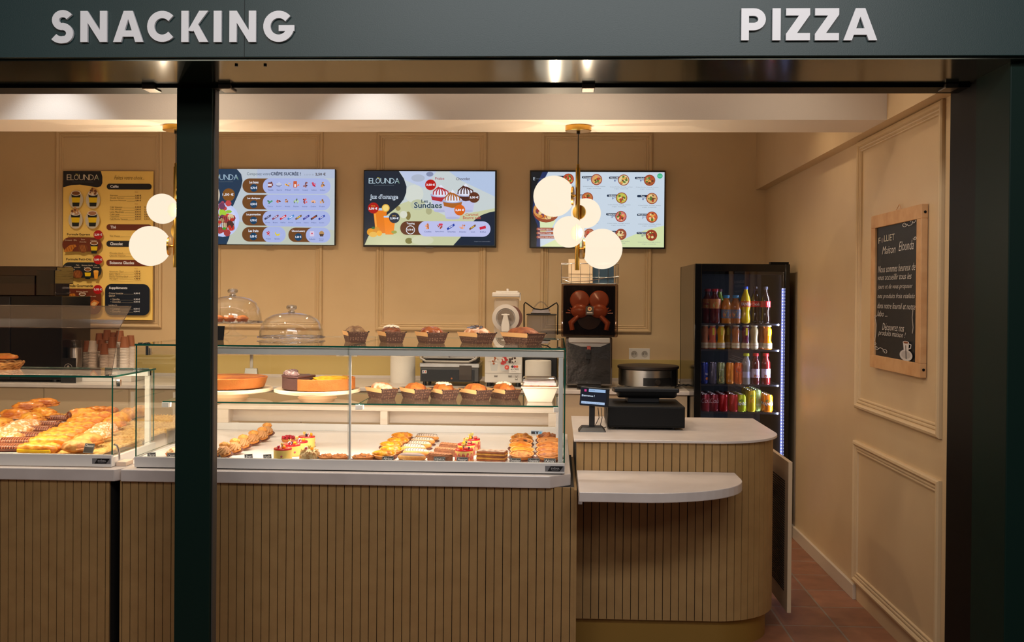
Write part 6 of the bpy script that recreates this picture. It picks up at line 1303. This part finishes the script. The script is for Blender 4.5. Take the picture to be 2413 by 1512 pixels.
# price tags
def ptag(x, y, txt, rz, i, w=.046, h=.026):
    p = dk(x, y); t = thing('price_tag', 'black price tag reading '+txt[1] if txt[1] else txt[2], 'price tag', p, rz, 'black price tags with white writing')
    M_ = Matrix.Rotation(-.35, 4, 'X')
    MB().box(-w/2, w/2, 0, .0015, .0008, h, M=M_).build('card', mat('tag_black', (44, 42, 42), .5), t)
    A = Art(0, 0, 1, eps=.0001); c = (222, 218, 214)
    for a, b_, c_, d in ((-w/2+.001,-h+.001,w/2-.001,-h+.002),(-w/2+.001,-.003,w/2-.001,-.002),(-w/2+.001,-h+.001,-w/2+.002,-.002),(w/2-.002,-h+.001,w/2-.001,-.002)): A.rect(a, b_, c_, d, (170,166,160))
    A.text(txt[0], -w/2+.005, -h+.005, w/2-.005, -h+.016, c, shear=.35)
    if i % 3 != 1: A.text('2,90 €', -.008, -.009, .012, -.004, c)
    o = A.build('writing', art, t, faceY); o.location = (0, -.0004, 0); o.rotation_euler.x = -.35; return t
TG = [(354,1081,('Tarte','Tarte','')),(398,1083,('Citron','Citron','')),(520,1085,('Paris','Paris, partly over the first choux bun','')),(581,1086,('Brest','Brest, standing alone on the white deck','')),(625,1087,('Vanille','Vanille, just left of the first mousse cake','')),(740,1089,('Amande','Amande, at the foot of the almond cake','')),(768,1089,('Crumble','Crumble, before the small crumble tartlet','')),(805,1090,('Pomme','Pomme, just left of the glass seam','')),(843,1090,('Crumble','Crumble, just right of the glass seam','')),(910,1091,('Abricot','Abricot, at the front apricot tartlet','')),(957,1091,('Eclair','Eclair, at the mauve eclair','')),(1033,1092,('Opéra','Opéra, at the front chocolate finger','')),(1088,1092,('Fraisier','Fraisier, at the strawberry mousse cake','')),(1213,1094,('Tartelette','Tartelette, left of two by the tartlet columns','')),(1257,1095,('Amandine','Amandine, between the two tartlet columns','')),(1295,1095,('Noix','Noix, at the rightmost tartlet column',''))]
for i, (x, y, tx) in enumerate(TG):
    o = ptag(x, y, tx, (.55 if x < 650 else .1) if x < 820 else -.15, i, .036 if x < 790 else .052); o.location.y = CY+.034
# ================================================================ bread case contents
wk = mat('wicker_cane', (236, 196, 120), .5, noise_=(30, (206, 156, 84), .4, .6))
TX0, TX1, TY0, TY1, TZ0 = -4.2, -2.07, 4.435, 5.98, ZS1+.0005
t = thing('wicker_tray', 'long pale wicker tray of canes carrying the viennoiserie', 'tray', ((TX0+TX1)/2, (TY0+TY1)/2, TZ0))
TH = .036; g = MB(); n_ = 110
for i in range(n_): x = TX0+(TX1-TX0)*(i+.5)/n_; g.sweep([(x, TY0, TZ0+TH), (x+.001*math.sin(i), (TY0+TY1)/2, TZ0+TH), (x, TY1, TZ0+TH)], .0075, 7)
g.build('canes', wk, t, world=True, smooth=60)
g = MB()
for yb in (TY0+.01, TY0+.31, TY0+.61, TY0+.91, TY0+1.22, TY1-.01):
    for ph in (0, PI):
        m_ = 220; g.sweep([(TX0+(TX1-TX0)*i/m_, yb+.008*math.cos(i*PI/1.0+ph), TZ0+TH+.009*math.sin(i*PI/2+ph)) for i in range(m_+1)], .0048, 5)
g.build('woven_bands', wk, t, world=True, smooth=60)
MB().box(TX0, TX1, TY0, TY0+.02, TZ0, TZ0+TH-.008).box(TX0, TX1, TY1-.02, TY1, TZ0, TZ0+TH-.008).box(TX0, TX1, 5.0, 5.02, TZ0, TZ0+TH-.008).build('frame', wk, t, world=True)
PZ = TZ0+TH+.0095
pa = onZ(128, 1080, PZ); g = MB().box(-4.2, -2.42, 4.45, 5.85, PZ-.0005, PZ+.0008)
o = g.build('baking_paper', mat('white_baking_paper', (232, 224, 214), .7), None); tag(o, 'white baking paper lining the wicker tray under the pastries', 'paper')
flaky = mat('flaky_golden_pastry', (242, 170, 60), .35, bump=(70, .8), noise_=(22, (208, 116, 34), .42, .62), coat=.25)
flakd = mat('deep_golden_pastry', (222, 138, 44), .35, bump=(70, .8), noise_=(22, (172, 86, 28), .42, .62), coat=.25)
flakl = mat('sugared_pastry', (226, 160, 96), .5, bump=(120, .9), noise_=(70, (250, 220, 190), .5, .6))
flaks = mat('pale_fan_pastry', (220, 160, 84), .45, bump=(60, .6), noise_=(26, (176, 104, 44), .42, .62))
mchoc = mat('drizzled_milk_chocolate', (126, 66, 40), .3, noise_=(40, (96, 46, 30), .4, .6))
def tp(x, y): p = onZ(x, y, PZ); return Vector((p.x, p.y, PZ+.0012))
def turnover(label, m_, L_=.062, W_=.045, H=.030, ridges=9, grp='apple turnovers on the wicker tray'):
    t = thing('turnover', label, 'pastry', (0,0,0), 0, grp)
    MB().blob((0,0,H*.75), (L_, W_, H), .03, 2, len(label), 48, 20, .75, fn=lambda d: 1+.045*math.sin(ridges*2*math.atan2(d.x, d.y+.9))*(1 if d.z > -.3 else 0)).build('pastry', m_, t, smooth=180)
    MB().sweep([(L_*1.0*math.cos(a), W_*1.0*math.sin(a), H*.55+.001*math.sin(9*a)) for a in [PI*i/20-.0 for i in range(-10, 21)]], .007, 8).build('crimped_edge', m_, t, smooth=60)
    return t
tv_ = turnover('a', flaks, .068, .05, .038)
spots = [(176,1072,flaks,'pale ridged turnover, nearest the glass corner of the bread case',.3),(200,1055,flaks,'pale ridged turnover, second in the right hand row',.35),(222,1042,flakl,'sugar crusted turnover, third in the right hand row',.4),(240,1027,flakl,'sugar crusted turnover, fourth in the right hand row',.4),(262,1013,flaky,'smooth golden turnover, fifth in the right hand row',.4),(277,1001,flaky,'smooth golden turnover, sixth in the right hand row',.4),(297,990,flaks,'pale turnover, seventh in the right hand row',.4),(325,983,flaks,'pale turnover at the far end of the right hand row',.4)]
for i, (x, y, m_, lb, r_) in enumerate(spots):
    if i == 0: tv_.location = tp(x, y-2)+Vector((0,.03,0)); tv_.rotation_euler.z = r_; tv_['label'] = lb
    else:
        o = turnover(lb, m_, .066, .05, .038); o.location = tp(x, y)+Vector((0,.03,0)); o.rotation_euler.z = r_+.2*i
def roll(label, m_, filling=None, L_=.095, W_=.042, H=.025, grp='long golden pastries on the wicker tray'):
    t = thing('long_pastry', label, 'pastry', (0,0,0), 0, grp)
    g = MB(); n_ = 16
    for s in (-1, 1): g.sweep([(-L_+2*L_*i/n_, s*W_*.42, H*.9+.002*math.sin(i*1.7)) for i in range(n_+1)], [H*.95*math.sqrt(max(.1, 1-abs(-1+2*i/n_)**6)) for i in range(n_+1)], 12)
    g.blob((0,0,H*.8), (L_*.98, W_*.7, H*1.05), .06, 3, len(label), 28, 10, .7); g.build('pastry', m_, t, smooth=180)
    if filling: MB().box(-L_*.9, L_*.8, -W_*.42-H*.97, -W_*.2, H*.25, H*.9).build('filling', filling, t, bevel=.004)
    return t
ycus = mat('yellow_pastry_cream', (250, 206, 30), .3, noise_=(40, (236, 186, 30), .45, .6))
r0 = roll('yellow custard filled long pastry at the front of the tray', flaky, ycus); r0.location = tp(85, 1070)+Vector((0,.03,0)); r0.rotation_euler.z = -.08
r1 = roll('plain folded golden pastry, second behind the custard filled one', flaky); r1.location = tp(112, 1052)+Vector((0,.03,0))
for i, (x, y, r_) in enumerate(((130,1040,.1),(150,1030,.05),(175,1017,-.05),(196,1005,.0),(215,992,.1))): dup(r1, tp(x, y)+Vector((0,.04,0)), r_, 'folded golden pastry, %s from the front in the middle rows' % ORD[i+2], sc=1.0 if i < 3 else 1.05)
r2 = roll('custard filled long pastry at the back near the curled roll', flakd, ycus); r2.location = tp(228, 988)+Vector((0,.06,.02)); r2.rotation_euler.z = -.1
# chocolate drizzled twists
def twist(label):
    t = thing('chocolate_twist', label, 'pastry', (0,0,0), 0, 'chocolate drizzled pastries in a diagonal row'); n_ = 16; L_ = .088
    MB().sweep([(-L_+2*L_*i/n_, 0, .016) for i in range(n_+1)], [.031*math.sqrt(max(.1, 1-abs(-1+2*i/n_)**6)) for i in range(n_+1)], 14, flat=.62).build('pastry', mchoc, t, smooth=180)
    g = MB()
    for k in range(14): x = -L_+.014+k*.0115; g.sweep([(x+.006*math.cos(a), .031*math.cos(a), .016+.0195*math.sin(a)) for a in [PI*i/8 for i in range(9)]], .0013, 5)
    g.build('drizzle', mat('chocolate_drizzle_light', (196, 130, 96), .3), t, smooth=60)
    MB().box(-L_-.004, -L_+.010, -.012, .012, .006, .022).build('chocolate_bar', cho, t, bevel=.002); return t
w0 = twist('chocolate drizzled pastry nearest the front at the left edge')
for i, (x, y) in enumerate(((8,1066),(32,1050),(58,1036),(80,1021),(100,1008),(122,994))):
    p = tp(x, y)+Vector((0,.03,0))
    if i == 0: w0.location = p; w0.rotation_euler.z = .12
    else: dup(w0, p, .15, 'chocolate drizzled pastry, %s from the front of its diagonal row' % ORD[i])
# croissant-like square danishes at the left
def danish(label, m_=flaky, s=1, grp='large flaky pastries at the left of the tray'):
    t = thing('flaky_pastry', label, 'pastry', (0,0,0), 0, grp); g = MB()
    for k in range(3): g.blob((.003*k*(-1)**k, .004*k, (.010+.008*k)*s), ((.070-.004*k)*s, (.052-.006*k)*s, (.011+.004*k)*s), .09, 3.5, k+len(label), 40, 14, .7, fn=lambda d: 1+.03*math.sin(14*d.x+3*d.y)+.10*(abs(d.x*d.y)*2))
    g.build('pastry', m_, t, smooth=180); return t
dl = [(0,1046,flakl,'sugar dusted flaky pastry at the left edge, front',1.17,0),(20,1032,flakl,'sugar dusted flaky pastry beside the chocolate row',1.30,0),(44,1020,flakl,'flaky pastry with pale dusting, mid left',1.30,.004),(-12,1014,flaky,'golden flaky pastry cut by the left frame edge',1.30,0),(66,1004,flaky,'large golden flaky pastry with open layers',1.37,.006),(96,992,flaky,'large golden flaky pastry under the topmost one',1.37,.008),(30,994,flakd,'deep golden flaky pastry at the back left',1.30,.01),(60,984,flakd,'deep golden flaky pastry near the back of the tray',1.30,.03),(92,980,flakd,'topmost deep golden pastry of the heap',1.23,.045)]
for i, (x, y, m_, lb, s, dz) in enumerate(dl): o = danish(lb, m_, s); o.location = tp(x, y)+Vector((0,.05,dz)); o.rotation_euler.z = .5*i
# curled chocolate roll
t = thing('chocolate_roll', 'curled golden roll with a chocolate end at the back of the tray', 'pastry', tp(184, 992)+Vector((0,.04,.002)), .9)
MB().sweep([(-.07+.14*i/12, .01*math.sin(i*.5), .032) for i in range(13)], [.034*math.sqrt(max(.25, 1-abs(-1+2*i/12)**4))*(1+.05*math.sin(i*2.2)) for i in range(13)], 16).build('pastry', flaky, t, smooth=60)
MB().blob((-.072,0,.032), (.012,.02,.02), .15, 4, 2, 14, 10).build('chocolate_end', mchoc, t, smooth=180)
# price tag in the bread case
ptg = ptag(209, 1078, ('Chausson','Chausson, inside the bread case at its glass corner',''), .35, 1, .055, .045); q_ = onY(209, 1072, CY+.05); ptg.location = (q_.x, CY+.04, ZS1+.036+.019); ptg.rotation_euler.z = -.3
# bread in a small basket on the case
p = onZ(14, 871, BZT); t = thing('bread_basket', 'small round wicker basket on the bread case at the left edge', 'basket', (p.x-.03, 4.72, BZT))
g = MB()
for k in range(4): g.sweep([((.07+.006*k)*math.cos(a*PI/20), (.07+.006*k)*math.sin(a*PI/20), .006+.009*k+.003*math.sin(a*2+k*2)) for a in range(41)], .0055, 6)
g.cyl((0,0,0), .07, .006, 24).build('weave', mat('dark_wicker', (206, 160, 96), .6, noise_=(40, (166, 116, 60), .4, .6)), t, smooth=60)
t = thing('flaky_pastry', 'golden pastry lying in the small basket on the bread case', 'pastry', (p.x-.035, 4.72, BZT+.038)); MB().blob((0,0,.018), (.075,.04,.02), .1, 3, 3, 26, 12, .5).build('pastry', flaky, t, smooth=180)
